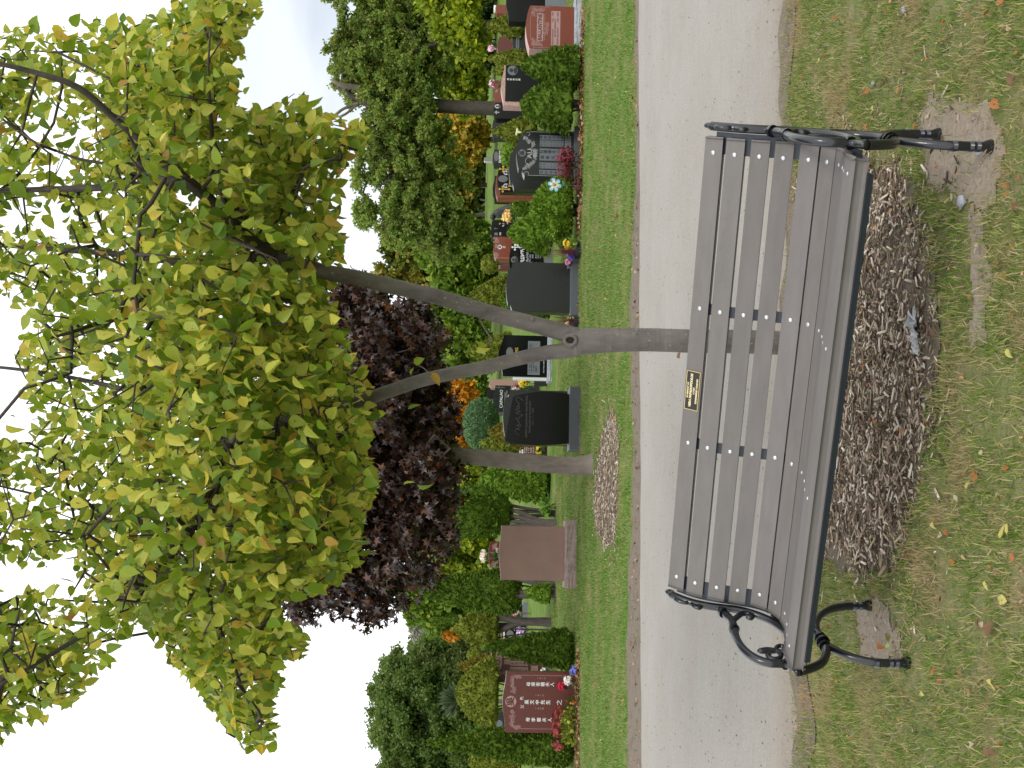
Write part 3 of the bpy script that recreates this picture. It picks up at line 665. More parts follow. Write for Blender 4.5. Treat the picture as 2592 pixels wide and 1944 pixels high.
bm = bmesh.new(); add_box(bm, -.076, .076, -.0285, .0285, .0003, .0028, 0, PM2); pl = bm_obj('plaque', bm, MAT['plaque'], bench); pl['label'] = 'black memorial plaque with brass border on the top slat'
bm = bmesh.new()
for a in ((-.076, .076, .0262, .0286), (-.076, .076, -.0286, -.0262), (-.0762, -.0738, -.0262, .0262), (.0738, .0762, -.0262, .0262)):
    add_box(bm, a[0], a[1], a[2], a[3], .0028, .0034, 0, PM2)
bm_obj('border', bm, MAT['brass'], pl)
for s, sz, yy, wx in (('IN MEMORY OF', .0095, .0185, .92), ('VERA PAPADOPOULOS', .0125, .0060, 1.0), ('LOVED', .0095, -.0065, .9), ('REMEMBERED FOREVER', .0098, -.0180, .95)):
    text_mesh('lettering', s, sz, MAT['brasstext'], pl, PM2 @ Matrix.Translation((0, yy, .0031)), .0003, .00035 if sz < .012 else .0007, 0.2, sx=wx)
# ------------------------------------------------------------------ headstones
YAW = R(10)
def outline(W, H, kind, drop):
    n = 17; xs = np.linspace(-1, 1, n); top = []
    for x in xs:
        a = abs(x)
        if kind == 'serp': z = -drop * (1 - math.cos(math.pi * min(a * 1.08, 1))) / 2
        elif kind == 'arc': z = -drop * a * a
        elif kind == 'flat': z = 0
        elif kind == 'slant': z = -drop * (x + 1) / 2 - 0.008 * 0
        elif kind == 'wave': z = -drop * a ** 1.5 + .006 * math.sin(x * 9)
        else: z = 0
        top.append((x * W / 2, H + z))
    if kind == 'shoulder':
        top = [(-W / 2, H - drop), (-W * .42, H - drop * .80), (-W * .352, H - drop * .70), (-W * .346, H - drop * .30)] + [(x * W * .345, H - drop * .28 * abs(x) ** 1.6) for x in np.linspace(-.98, .98, 9)] + [(W * .346, H - drop * .30), (W * .352, H - drop * .70), (W * .42, H - drop * .80), (W / 2, H - drop)]
    if kind == 'barrel':
        L = [(-W / 2 * (.93 + .10 * math.sin(math.pi * t) - .0 * t), H * t) for t in np.linspace(0, .92, 9)]
        Rr = [(W / 2 * (.93 + .10 * math.sin(math.pi * t) - .12 * t * t), (H - drop) * t) for t in np.linspace(.93, 0, 9)]
        top_ = [(x * W / 2, H - drop * ((x + 1) / 2) ** 1.2) for x in np.linspace(-.86, .76, 9)]
        return L + top_ + Rr
    return [(-W / 2, 0)] + top + [(W / 2, 0)]
class Stone: pass
def rockbox(name, x0, x1, y0, y1, z0, z1, mat, parent, amp=.012, seed=0, topmat=None):
    bm = bmesh.new(); add_box(bm, x0, x1, y0, y1, z0, z1)
    bmesh.ops.subdivide_edges(bm, edges=bm.edges, cuts=7, use_grid_fill=True)
    for v in bm.verts:
        c = v.co; nn = vnoise(np.array([[c.x, c.y, c.z]]), 22, seed)[0]; n2 = vnoise(np.array([[c.x, c.y, c.z]]), 60, seed + 5)[0]
        inner = c.z < z1 - .001
        if inner and c.z > z0 + .001:
            if abs(c.y - y0) < .001: v.co.y -= abs(nn) * amp + n2 * amp * .5 + amp * .6
            if abs(c.y - y1) < .001: v.co.y += abs(nn) * amp
            if abs(c.x - x0) < .001: v.co.x -= abs(nn) * amp + amp * .5
            if abs(c.x - x1) < .001: v.co.x += abs(nn) * amp + amp * .5
    return bm_obj(name, bm, mat, parent)
def stone(label, y0, y1, vt, vb, D, kind='serp', drop_px=8, t=.18, mat='black', base=None, side=None, yaw=YAW, group=None, cat='headstone', basemat='grey', basegap=None, top=None, buried=0.0):
    s = Stone(); yc = (y0 + y1) / 2; p = at(vb, yc, D); s.D = D; s.yc = yc; s.vt = vt
    k = D / F_PX; W = (y1 - y0) * k / math.cos(abs(yaw)) ; zg = zt(p[0], D); s.k = k; s.ztop = at(vt, yc, D)[2] - zg
    zb = p[2] - zg; 
    if base: vb2, ex = base; zb2 = 0.0
    else: zb = 0.0
    s.e = empty('headstone', (p[0], D, zg), yaw, label, cat, group); s.W = W
    ol = outline(W, s.ztop - zb, kind, drop_px * k)
    bm = bmesh.new(); fr = [bm.verts.new((x, 0, z + zb)) for x, z in ol]; bk = [bm.verts.new((x, t, z + zb)) for x, z in ol]
    f0 = bm.faces.new(fr); f1 = bm.faces.new(bk[::-1]); n = len(ol); sidef = []
    for i in range(n): sidef.append(bm.faces.new((fr[i], bk[i], bk[(i + 1) % n], fr[(i + 1) % n])))
    if side:
        for f in sidef: f.material_index = 1
    es = [e for e in f0.edges]
    bmesh.ops.bevel(bm, geom=es, offset=.006, segments=2, affect='EDGES')
    s.o = bm_obj('slab', bm, [MAT[mat], MAT[side]] if side else MAT[mat], s.e)
    if base:
        bw = W / 2 + ex * k; bt = MAT[basemat]; gap = .07 if basegap is None else basegap
        if 'rock' in basemat: rockbox('base', -bw, bw, -gap, t + gap, -.03, zb - .001, bt, s.e, .012, int(y0))
        else:
            bm = bmesh.new(); add_box(bm, -bw, bw, -gap, t + gap, -.03, zb - .001, .008); bm_obj('base', bm, bt, s.e)
    return s
def fx(s, v, y): return ((s.yc - y) * s.k / math.cos(YAW), s.ztop - (v - s.vt) * s.k)
def stext(s, txt, v, y, h, mat='engrave', bold=0.0, sx=1.0, name='lettering', shear=0, lift=.0025, parent=None, space=1.0):
    x, z = fx(s, v, y); size = h * s.k / 0.72
    Mx = Matrix(((1, 0, 0, x), (0, 0, -1, -lift), (0, 1, 0, z), (0, 0, 0, 1)))
    return text_mesh(name, txt, size, MAT[mat], parent or s.e, Mx, .001, bold * size, shear, sx=sx, space=space)
def sbox(s, v0, v1, y0, y1, mat, name='panel', lift=.0012):
    x0, z1 = fx(s, v0, y1); x1, z0 = fx(s, v1, y0)
    bm = bmesh.new(); add_box(bm, x0, x1, -lift, .002, z0, z1); return bm_obj(name, bm, MAT[mat], s.e)
def soval(s, v, y, rv, ry, mat, name='portrait', lift=.002, bust=None):
    x, z = fx(s, v, y); bm = bmesh.new(); vs_ = [bm.verts.new((x + ry * s.k * math.cos(a), -lift, z + rv * s.k * math.sin(a))) for a in np.linspace(0, 2 * math.pi, 28, endpoint=False)]
    f = bm.faces.new(vs_); r = bmesh.ops.extrude_face_region(bm, geom=[f]); 
    for q in r['geom']:
        if isinstance(q, bmesh.types.BMVert): q.co.y += lift * 2
    o = bm_obj(name, bm, MAT[mat], s.e)
    if bust:
        bm = bmesh.new()
        for cx, cz, rx, rz in ((0, .28, .42, .40), (0, -.55, .68, .36)):
            w = [bm.verts.new((x + ry * s.k * (cx + rx * math.cos(a)), -lift - .001 - .0004 * (cz > 0), z + rv * s.k * (cz + rz * math.sin(a)))) for a in np.linspace(0, 2 * math.pi, 18, endpoint=False)]
            bm.faces.new(w)
        bm_obj('bust', bm, MAT[bust], o)
    return o
def ribbons(s, paths, mat, w=1.0, name='engraving', lift=.002):
    """paths in px (v, y)"""
    V = []; F = []; n = 0
    for pth in paths:
        P = np.array([fx(s, *q) for q in pth]); t = np.gradient(P, axis=0); t /= np.linalg.norm(t, axis=1, keepdims=True) + 1e-9
        nn = np.column_stack([-t[:, 1], t[:, 0]]) * w * s.k / 2; a = P + nn; b = P - nn; m = len(P)
        V += [np.column_stack([a[:, 0], np.full(m, -lift), a[:, 1]]), np.column_stack([b[:, 0], np.full(m, -lift), b[:, 1]])]
        i = np.arange(m - 1); F.append(np.stack([n + i, n + i + 1, n + m + i + 1, n + m + i], 1)); n += 2 * m
    return link(name, npmesh(name, np.concatenate(V), np.concatenate(F)), MAT[mat], s.e)
def circ(v, y, r, n=14, a0=0, a1=2 * math.pi, ry=None): return [(v + r * math.sin(a), y + (ry or r) * math.cos(a)) for a in np.linspace(a0, a1, n)]
def spray_paths(v, y, L, dv, dy, seed=0):
    """a floral corner: roses and leaves strung along a direction"""
    g = random.Random(seed); out = []; pv, py_ = v, y; m = max(2, int(L / 9))
    out.append([(v + dv * L * t + 3 * math.sin(t * 9), y + dy * L * t) for t in np.linspace(0, 1, 12)])
    for i in range(m):
        t = (i + .5) / m; cv, cy = v + dv * L * t, y + dy * L * t
        out.append(circ(cv, cy, 3.6)); out.append(circ(cv, cy, 1.6, 8))
        for k in range(3):
            a = g.uniform(0, 6.28); out.append(circ(cv + 5.5 * math.sin(a), cy + 5.5 * math.cos(a), 2.1, 8))
    return out
def lines(s, rows, mat, h=2.2, w=1.0, seed=0):
    """tiny rows of cut strokes: rows of (v, y_from, y_to)"""
    g = random.Random(seed); P = []
    for v, a, b in rows:
        y = b
        while y > a:
            L = g.uniform(1.2, 2.4)
            if g.random() > .14: P.append([(v - h / 2, y), (v + h / 2, y - g.uniform(-.6, .6))]); P.append([(v + g.uniform(-h / 2, h / 2), y), (v + g.uniform(-h / 2, h / 2), y - L * .7)])
            y -= L
    return ribbons(s, P, mat, w)
def vtext(s, chars, v0, y, step, h, mat, **k):
    for i, ch in enumerate(chars): stext(s, ch, v0 + step * i, y, h * .8, mat, **k)
def cross(s, v, y, h, w, mat, lw=1.6, flare=True, name='cross'):
    P = [[(v - h / 2, y), (v + h / 2, y)], [(v - h * .17, y - w / 2), (v - h * .17, y + w / 2)]]
    if flare:
        for c in ((v - h / 2, y), (v + h / 2, y), (v - h * .17, y - w / 2), (v - h * .17, y + w / 2)): P.append(circ(c[0], c[1], lw * .9, 8))
    return ribbons(s, P, mat, lw, name)
def z3(x, y): return 1180 + x * .1808, y * .1808
def z4(x, y): return 1180 + x * .1808, 300 + y * .1808
def z5(x, y): return 1180 + x * .1808, 600 + y * .1808
def z6(x, y): return 1180 + x * .1808, 900 + y * .1808
def z8(x, y): return 1180 + x * .2676, 1500 + y * .2676

# --- front row
s = stone('red granite headstone reading BALLANTINE with rough pink edges', 13.5, 129, 1331, 1453, 18.58, 'arc', 10, .30, 'red', (1472, 22), side='redrock', basemat='greyrock')
x, y = 1367, 72
sbox(s, *[z3(990, 0)[0], z3(1080, 0)[0]], z3(0, 190)[1], z3(0, 605)[1], 'panelpink')
stext(s, 'BALLANTINE', z3(1035, 0)[0], z3(0, 397)[1], 10.5, 'inkred', .02, .86)
sbox(s, z3(1190, 0)[0], z3(1318, 0)[0], z3(0, 150)[1], z3(0, 660)[1], 'panelpink')
[stext(s, q, z3(1213, 0)[0], w, 4, 'inkred', sx=1.05) for q, w in (('ROLLO WILSON', 97), ('1921 - 1995', 44))]; stext(s, 'BELOVED HUSBAND OF', z3(1245, 0)[0], 73, 3.6, 'inkred', sx=.9); [stext(s, q, z3(1283, 0)[0], w, 4, 'inkred', sx=1.05) for q, w in (('HELEN MILLICENT', 94), ('1922 - 2003', 44))]
P = [[z3(895 + 60 * abs((q - 400) / 300) ** 2.5, q) for q in np.linspace(110, 690, 30)], [z3(q, 700) for q in (930, 1150)], [z3(q, 95) for q in (930, 1160)], [z3(1100, q) for q in (200, 590)]]
P += spray_paths(*z3(930, 640), 34, .75, .1, 1) + spray_paths(*z3(940, 140), 34, .8, .02, 2) + spray_paths(*z3(940, 120), 20, 0, 1, 3) + spray_paths(*z3(950, 680), 20, 0, -1, 3) + spray_paths(*z3(1125, 320), 34, .0, 1, 4)
ribbons(s, P, 'panelpink', .8)
s = stone('dark grey headstone reading AU with frosted panels of characters', 330, 451, 1307, 1452, 18.5, 'shoulder', 22, .22, 'blackdull', (1466, 10), basemat='greydark')
ya = 391
soval(s, *z4(783, 505), 9.5, 9.5, 'panelgrey', 'crest'); stext(s, '區', *z4(783, 505), 10, 'ink', .02, lift=.005)
stext(s, 'AU', *z4(890, 510), 12, 'engrave', .0, 1.15)
for y0_, y1_ in ((235, 300), (310, 402), (430, 605), (632, 720), (742, 805)):
    sbox(s, z4(1028, 0)[0], z4(1366 if y0_ < 420 or y0_ > 620 else 1336, 0)[0], z4(0, y0_)[1], z4(0, y1_)[1], 'panelgrey')
sbox(s, z4(1378, 0)[0], z4(1470, 0)[0], z4(0, 235)[1], z4(0, 470)[1], 'panelgrey')
vtext(s, '廣東省台山縣', z4(1050, 0)[0], z4(0, 267)[1], 10.6, 7.2, 'ink'); vtext(s, '陳惠嬋夫人', z4(1060, 0)[0], z4(0, 475)[1], 10.4, 8.5, 'ink', bold=.01); vtext(s, '瑞章先生', z4(1070, 0)[0], z4(0, 560)[1], 13.6, 8.5, 'ink', bold=.01)
vtext(s, '生於一九三六年', z4(1050, 0)[0], z4(0, 335)[1], 8.6, 4.6, 'ink'); vtext(s, '終於一九九二年', z4(1050, 0)[0], z4(0, 378)[1], 8.6, 4.2, 'ink')
vtext(s, '生於一九二八年', z4(1050, 0)[0], z4(0, 655)[1], 8.6, 4.6, 'ink'); vtext(s, '終於二〇〇一年', z4(1050, 0)[0], z4(0, 695)[1], 8.6, 4.2, 'ink'); vtext(s, '慎終追遠', z4(1060, 0)[0], z4(0, 775)[1], 12, 7, 'ink')
P = [[z4(q, 190) for q in (890, 1500)], [z4(q, 825) for q in (870, 1500)]] + spray_paths(*z4(810, 270), 34, .8, .62, 5) + spray_paths(*z4(810, 740), 34, .8, -.62, 6) + spray_paths(*z4(950, 510), 12, .2, 1, 7) + spray_paths(*z4(950, 510), 12, .2, -1, 8) + [circ(*z4(880, 390), 9, 12, 0, 3.1), circ(*z4(880, 620), 9, 12, 3.2, 6.3), circ(*z4(860, 225), 5, 8, 0, 4), circ(*z4(850, 800), 5, 8, 1, 5)]
ribbons(s, P, 'engrave', .8)
s = stone('blank dark grey headstone with raised centre right of the forked trunk', 665, 792.5, 1281, 1442, 18.04, 'shoulder', 17, .2, 'blackdull', (1463, 12), basemat='greydark', basegap=.16)
bm = bmesh.new(); x0, z0 = fx(s, 1442, 678); add_box(bm, x0 - .03, x0 + .07, -.12, -.03, z0, z0 + .045, .004); bm_obj('ledge_block', bm, MAT['grey'], s.e)
s = stone('tapered black headstone with slanted top and a signature above the name', 993, 1126.5, 1278, 1440, 17.2, 'barrel', 22, .17, 'black', (1467, 12), basemat='greydark', basegap=.13)
stext(s, 'ALFRED ALEXANDER HUNTER PHD', *z6(845, 868), 4.6, 'engravedim', .012, 1.06); stext(s, 'PROFESSOR OF SOCIOLOGY', *z6(893, 870), 4.2, 'engravedim', .012, 1.1); stext(s, '1941 —— 1993', *z6(935, 870), 3.8, 'engravedim', .01, 1.3)
sig = smooth_path([z6(*q) for q in [(745, 1135), (705, 1100), (690, 1060), (720, 1040), (745, 1060), (730, 1020), (760, 1005), (770, 985), (700, 1000), (740, 980), (745, 955), (720, 940), (740, 925), (690, 900), (740, 895), (750, 870), (790, 850), (690, 820), (760, 800), (720, 790), (690, 770), (740, 760), (735, 740), (700, 735), (745, 720), (720, 700), (740, 690), (690, 640), (720, 600), (745, 610), (790, 650)]], 4)
ribbons(s, [[tuple(q) for q in sig]], 'engravedim', 1.0)
b0 = fx(s, 1440, 1059)
for v_, ya_, yb_ in ((1446.5, 992, 1124), (1453, 1000, 1118), (1459, 1030, 1100)): 
    o = lines(s, [(v_, ya_, yb_)], 'engravedim', 2.6, .7, int(v_)); o.location.y = -.131
s = stone('blank pinkish brown headstone with curved top on a rough base', 1334.5, 1469, 1263, 1428, 17.16, 'serp', 5, .16, 'pinkbrown', (1460, 15), basemat='brownrock', basegap=.10)
s = stone('dark red headstone with a round crest and white columns of characters', 1705, 1853, 1272, 1456, 16.62, 'serp', 8, .17, 'maroon', (1468, 8), basemat='greydark')
soval(s, *z8(422, 1040), 14, 14, 'panelpink', 'crest'); stext(s, '吳', *z8(422, 1040), 16, 'inkred', .02, lift=.005)
vtext(s, '吳文中先生', z8(575, 0)[0], z8(0, 1042)[1], 13.6, 10.5, 'white', bold=.012); stext(s, '父', *z8(532, 1085), 7, 'white'); stext(s, '先', *z8(527, 1010), 7, 'white')
vtext(s, '母梁杏媚夫人', z8(590, 0)[0], z8(0, 880)[1], 12.0, 9.8, 'white', bold=.012); vtext(s, '母李雲夫人', z8(590, 0)[0], z8(0, 1200)[1], 13.8, 9.8, 'white', bold=.012)
vtext(s, '一九一九', z8(660, 0)[0], z8(0, 980)[1], 6.2, 4.2, 'engrave'); vtext(s, '一九九四', z8(660, 0)[0], z8(0, 1098)[1], 6.2, 4.2, 'engrave'); vtext(s, '一九一七', z8(675, 0)[0], z8(0, 825)[1], 6.0, 4.0, 'engrave'); stext(s, '之', *z8(885, 1042), 11, 'white')
P = [[z8(q, 800) for q in (480, 970)], [z8(q, 1282) for q in (480, 900)]] + spray_paths(*z8(430, 820), 40, .1, .95, 11) + spray_paths(*z8(430, 1265), 40, .1, -.95, 12) + spray_paths(*z8(450, 810), 16, .9, .1, 13) + spray_paths(*z8(450, 1270), 16, .9, -.1, 14)
ribbons(s, P, 'panelpink', .9)
# --- second row and beyond
s = stone('blank black headstone with curved top behind the red BALLANTINE stone', -48, 61, 1281, 1380, 22.6, 'serp', 8, .2, 'black', (1400, 12), basemat='grey')
s = stone('red stone with a black front showing an oval portrait and white characters', 166, 273, 1268, 1385, 22.9, 'serp', 7, .25, 'redrock', (1400, 8), basemat='grey')
x0, z0 = fx(s, 1385, 262); x1, z1 = fx(s, 1279, 166)
bm = bmesh.new(); add_box(bm, x0, x1 + .0, -.012, -.001, z0, z1, .003); bm_obj('front_panel', bm, MAT['black'], s.e)
soval(s, 1297, 180, 13, 13, 'panelgrey', bust='ink', lift=.015); vtext(s, '馮耿林氏媽', 1286, 204, 7.2, 5.6, 'white', lift=.016)
s = stone('dark slate headstone with raised centre close behind the AU stone', 372, 482, 1288, 1440, 20.3, 'shoulder', 14, .2, 'blackdull', (1460, 8), basemat='greydark')
s = stone('black headstone with gold crosses and gold lettering behind two grey stones', 421, 490, 1259, 1385, 25.5, 'shoulder', 8, .22, 'black', (1402, 8), basemat='greydark')
for yy in (430.5, 483): cross(s, 1277, yy, 24, 12, 'gold', 2.0)
soval(s, 1281, 440, 7, 6, 'engrave', bust='ink'); soval(s, 1281, 474, 7, 6, 'engrave', bust='ink'); soval(s, 1273, 456, 12, 9, 'engravedim', 'etching'); stext(s, 'БОСНИЋ', 1293, 456, 7, 'gold', .03, .95)
s = stone('deep red headstone with its plain side showing behind the black gold lettered one', 440, 506, 1254, 1392, 27.2, 'arc', 6, .3, 'red', (1407, 8), basemat='grey')
s = stone('low black headstone peeking out beyond the deep red one', 445, 512, 1247, 1300, 33, 'serp', 5, .25, 'black')
s = stone('grey headstone with etched figures and white lettering farther back', 379, 415, 1247, 1300, 35.5, 'serp', 4, .5, 'blackdull')
soval(s, 1256, 397, 6, 13, 'engravedim', 'etching'); stext(s, 'БУДИМИР', 1266, 397, 5, 'white', .03, .95); stext(s, 'РАДОЈКА', 1271, 397, 3.2, 'engrave', .02)
s = stone('grey headstone with a thin cross half hidden by an olive globe cedar', 300, 352, 1246, 1300, 33, 'arc', 4, .3, 'blackdull'); cross(s, 1259, 328, 12, 7, 'engrave', 1.2, False)
s = stone('black headstone with a small oval portrait in front of the oak trunk', 259, 302, 1249, 1300, 31, 'serp', 4, .3, 'black'); soval(s, 1259, 270, 7, 5.5, 'engrave', bust='ink'); cross(s, 1258, 286, 8, 5, 'engrave', 1.3)
s = stone('red headstone with faint white letters left of the oval portrait stone', 205, 262, 1250, 1300, 34, 'serp', 4, .3, 'red'); stext(s, 'TA', 1257, 232, 4.5, 'engrave', .02)
s = stone('plain maroon headstone above the BALLANTINE stone', 92, 142, 1259, 1300, 26.5, 'arc', 5, .25, 'maroon')
s = stone('dark stone with a frosted ribbon below the plain maroon headstone', 76, 140, 1298, 1350, 24.6, 'arc', 4, .2, 'blackdull'); sbox(s, 1306, 1314, 83, 126, 'panelgrey', 'ribbon'); lines(s, [(1310, 86, 122)], 'ink', 3, .8, 3)
s = stone('small red headstone with a white cap near the top edge of the shrubs', 12, 36, 1254, 1300, 34, 'serp', 3, .3, 'red')
bm = bmesh.new(); x0, z0 = fx(s, 1254, 14); add_box(bm, x0 - .15, x0 + .02, .02, .2, z0 - .02, z0 + .05, .02); bm_obj('cap', bm, MAT['white'], s.e)
s = stone('dark headstone with gold dates and a thin cross left of the mourning figure', 557, 606, 1243, 1305, 33, 'arc', 4, .25, 'black')
cross(s, 1255, 580, 11, 5, 'engravedim', 1.2, False); stext(s, 'РО', 1267, 593, 4, 'white', .02); stext(s, 'FJ', 1265, 567, 4, 'gold', .03); soval(s, 1256, 594, 5, 4, 'engravedim', 'etching'); stext(s, 'Ћ Ј', 1274, 570, 4, 'white', .02)
s = stone('bright red headstone reading NG with a round white crest', 600, 659, 1249, 1330, 30.5, 'arc', 6, .22, 'red')
stext(s, 'NG', 1256, 625.5, 5, 'panelpink', .02); soval(s, 1265, 627, 5.8, 5.8, 'white', 'crest'); stext(s, '吳', 1265, 627, 6.5, 'inkred', .02, lift=.006); stext(s, '之', 1276, 627, 5, 'white', .02)
ribbons(s, spray_paths(1255, 604, 14, .05, .9, 21) + spray_paths(1255, 654, 14, .05, -.9, 22) + [[(1259, 655), (1300, 655)]], 'panelpink', .9)
s = stone('small dull red headstone left of the NG stone', 664, 684, 1253, 1300, 36, 'flat', 1, .2, 'maroon'); stext(s, '明德', 1264, 676, 4.5, 'engrave')
s = stone('tall black headstone with white Cyrillic lettering and a budded cross', 618, 704, 1289, 1376, 24.8, 'arc', 6, .2, 'black', (1398, 8), basemat='grey')
cross(s, *z5(697, 150), 19, 12, 'white', 2.0); stext(s, 'ВИШИЋ', 1323, 655, 9, 'white', .02, 1.0); stext(s, 'СМИЉАНА', 1335, 661, 6, 'engrave', .02); stext(s, 'НОВ 1937', 1342.5, 657, 4.2, 'engrave', .02); stext(s, 'ЈАН 2015', 1348.5, 657, 4.2, 'engrave', .02)
soval(s, *z5(675, 330), 9, 9, 'engravedim', 'etching', bust='ink'); stext(s, 'СИНОВИ БОРИС', 1357, 650, 3.3, 'engrave', .02); stext(s, 'С ПОРОДИЦАМА', 1362, 650, 3.3, 'engrave', .02); stext(s, 'ДА ПАМТЕ', 1368, 655, 3.3, 'engrave', .02)
bm = bmesh.new(); x0, z0 = fx(s, 1374, 618)
for dx in (.0, .35): add_box(bm, x0 - dx - .08, x0 - dx, -.1, -.06, z0 + .0, z0 + .28, .01)
bm_obj('vase', bm, MAT['black'], s.e)
s = stone('black headstone with gold name and frosted panel behind the fork of the trunk', 850, 955, 1261, 1385, 24, 'serp', 12, .16, 'black', (1397, 10), side='grey', basemat='greyrock')
stext(s, 'KORIPIS', 1308, 905, 7.5, 'gold', .01, 1.3); soval(s, 1290, 895, 9, 14, 'engravedim', 'etching')
sbox(s, 1336, 1367, 864, 950, 'panelgrey'); lines(s, [(1341, 870, 945), (1346, 870, 945), (1351, 880, 940)], 'ink', 3, .8, 5); stext(s, 'КИП', 1358, 935, 5, 'ink', .03); stext(s, 'IN LOVING MEMORY', 1377, 925, 3, 'engrave', .02)
bm = bmesh.new(); x0, z0 = fx(s, 1300, 957); add_box(bm, x0 - .03, x0 + .02, .05, .22, fx(s, 1385, 957)[1], z0, .004); bm_obj('side_pillar', bm, MAT['white'], s.e)
s = stone('black headstone reading CAPALAO behind the signature stone', 978, 1045, 1247, 1375, 28.5, 'serp', 6, .18, 'blackdull', (1386, 6))
stext(s, 'CAPALAO', *z6(492, 620), 7.5, 'white', .005, 1.0); stext(s, 'OUR DEAREST', *z6(545, 600), 3, 'engrave'); stext(s, 'BELOVED MOTHER', *z6(567, 600), 3, 'engrave'); cross(s, *z6(475, 460), 22, 9, 'engravedim', 1.5, False); ribbons(s, [[tuple(q) for q in smooth_path([z6(620, 535), z6(585, 580), z6(600, 620), z6(580, 655)], 5)]], 'white', 1.6)
s = stone('plain dark headstone close behind the signature stone', 990, 1126, 1273, 1436, 19.4, 'shoulder', 18, .2, 'blackdull', None)
s = stone('brown red headstone with white characters left of the maple trunk base', 1129, 1185, 1299, 1362, 27.5, 'arc', 4, .2, 'maroon', (1372, 5))
sbox(s, *[z6(743, 0)[0], z6(797, 0)[0]], 1139, 1175, 'white'); stext(s, 'CHOW', *z6(770, 1400), 8, 'inkred', .02); lines(s, [(q, 1133, 1147) for q in (1328, 1333, 1338, 1344, 1350, 1356)], 'engrave', 3, .9, 8)
s = stone('small red headstone reading HUYNH with scrollwork behind the blank one', 1373, 1437, 1237, 1330, 26.5, 'arc', 4, .2, 'maroon'); stext(s, 'HUYNH', 1257.5, 1408, 7.5, 'white', .015, 1.0)
ribbons(s, spray_paths(1253, 1380, 14, -.1, .7, 25) + spray_paths(1249, 1435, 14, .3, -.7, 26) + [[(1239, 1400), (1247, 1400)], [(1239, 1416), (1247, 1416)]], 'panelpink', .9)
s = stone('black headstone reading SPASIC with flowers etched beside gold letters', 1578, 1621, 1255, 1332, 31.5, 'flat', 1, .2, 'black', (1336, 3))
stext(s, 'СПАСИЋ', 1269, 1607, 4.6, 'gold', .02); stext(s, 'SPASIC', 1276, 1608, 5, 'white', .03); stext(s, 'ЛЕПОСАВА', 1262, 1608, 2.6, 'engrave'); stext(s, 'МИЛЕ', 1288, 1588, 4, 'white', .02); soval(s, 1291, 1605, 9, 9, 'engravedim', 'etching'); lines(s, [(1302, 1583, 1596), (1308, 1583, 1598), (1316, 1583, 1598)], 'engrave', 2.4, .9, 9)
s = stone('black headstone with a few white letters behind the twisted cedar trunk', 1535, 1568, 1255, 1322, 31.5, 'flat', 1, .2, 'black', (1336, 10), basemat='grey'); stext(s, 'ЈРО', 1267, 1556, 4.5, 'white', .03); stext(s, 'НЕ', 1276, 1556, 4.5, 'white', .03); stext(s, 'Ј. Р.', 1289, 1556, 5, 'white', .03); lines(s, [(1296, 1550, 1564), (1301, 1550, 1564)], 'engrave', 2, .8, 4)
s = stone('maroon headstone reading TRAN in an oval behind the narrow cedar', 1622, 1727, 1243, 1378, 22.6, 'wave', 4, .22, 'maroon', (1390, 8), basemat='greydark')
soval(s, 1261, 1676, 10, 24, 'panelpink', 'oval_panel'); stext(s, 'TRAN', 1261, 1676, 10, 'inkred', .01, 1.0, lift=.005); sbox(s, 1291, 1337, 1689, 1702, 'panelpink'); sbox(s, 1291, 1337, 1674, 1686, 'panelpink'); sbox(s, 1276, 1291, 1671, 1683, 'panelpink'); vtext(s, '陳門阮氏之墓', 1296, 1695, 7.4, 4.6, 'ink'); vtext(s, '陳公之墓', 1298, 1680, 10, 5.4, 'ink', bold=.02); sbox(s, 1344, 1362, 1685, 1702, 'panelpink'); ribbons(s, spray_paths(1262, 1706, 22, .9, -.2, 27), 'panelpink', .9)
s = stone('dark headstone with a pale oval behind the red character stone', 1806, 1850, 1253, 1345, 24, 'arc', 6, .2, 'blackdull'); soval(s, 1264, 1833, 8, 9, 'panelgrey')
s = stone('small black headstone between the round cedars at the far left', 1642, 1662, 1211, 1260, 40, 'arc', 3, .3, 'black')
s = stone('tiny brown roofed memorial beside the maple trunk', 1193, 1220, 1240, 1262, 33, 'arc', 8, .5, 'pinkbrown')
s = stone('brown memorial block behind the pots of flowers left of the trunk fork', 960, 982, 1238, 1265, 36, 'serp', 5, .4, 'pinkbrown')
s = stone('dark low headstone beside the blue green ball shrub', 982, 1010, 1232, 1262, 38, 'arc', 3, .4, 'black')
# mourning figure statue silhouette and tan cross
k = 33 / F_PX; p = at(1300, 528, 31); e = empty('statue', (p[0], 31, zt(p[0], 31)), 0, 'dark bent mourning statue between two black headstones', 'statue')
bm = bmesh.new(); bmesh.ops.create_uvsphere(bm, u_segments=20, v_segments=14, radius=1)
H_ = at(1245, 528, 31)[2] - zt(0, 31)
for q in bm.verts:
    t_ = (q.co.z + 1) / 2; r = .24 * (1 - .55 * t_) * (1 + .15 * math.sin(7 * math.atan2(q.co.y, q.co.x) + 5 * t_)); c_ = math.hypot(q.co.x, q.co.y) + 1e-6
    f_ = min(1, c_ * 1.5); q.co = Vector((q.co.x / c_ * r * f_ - .18 * t_ * t_, q.co.y / c_ * r * f_, t_ * H_))
bm_obj('robe', bm, MAT['blackdull'], e, smooth=True)
bm = bmesh.new(); bmesh.ops.create_uvsphere(bm, u_segments=14, v_segments=10, radius=.085)
bm_obj('head', bm, MAT['blackdull'], e, (-.26, -.02, H_ - .03), smooth=True)
p = at(1243, 1684, 22.5); e = empty('grave_cross', (p[0], 22.6, p[2]), 0, 'small tan cross standing on the TRAN headstone', 'cross')
bm = bmesh.new(); add_box(bm, -.025, .025, -.02, .02, 0, .2, .008); bm_obj('post', bm, plain('tan_wood', (.45, .24, .06), .6), e)
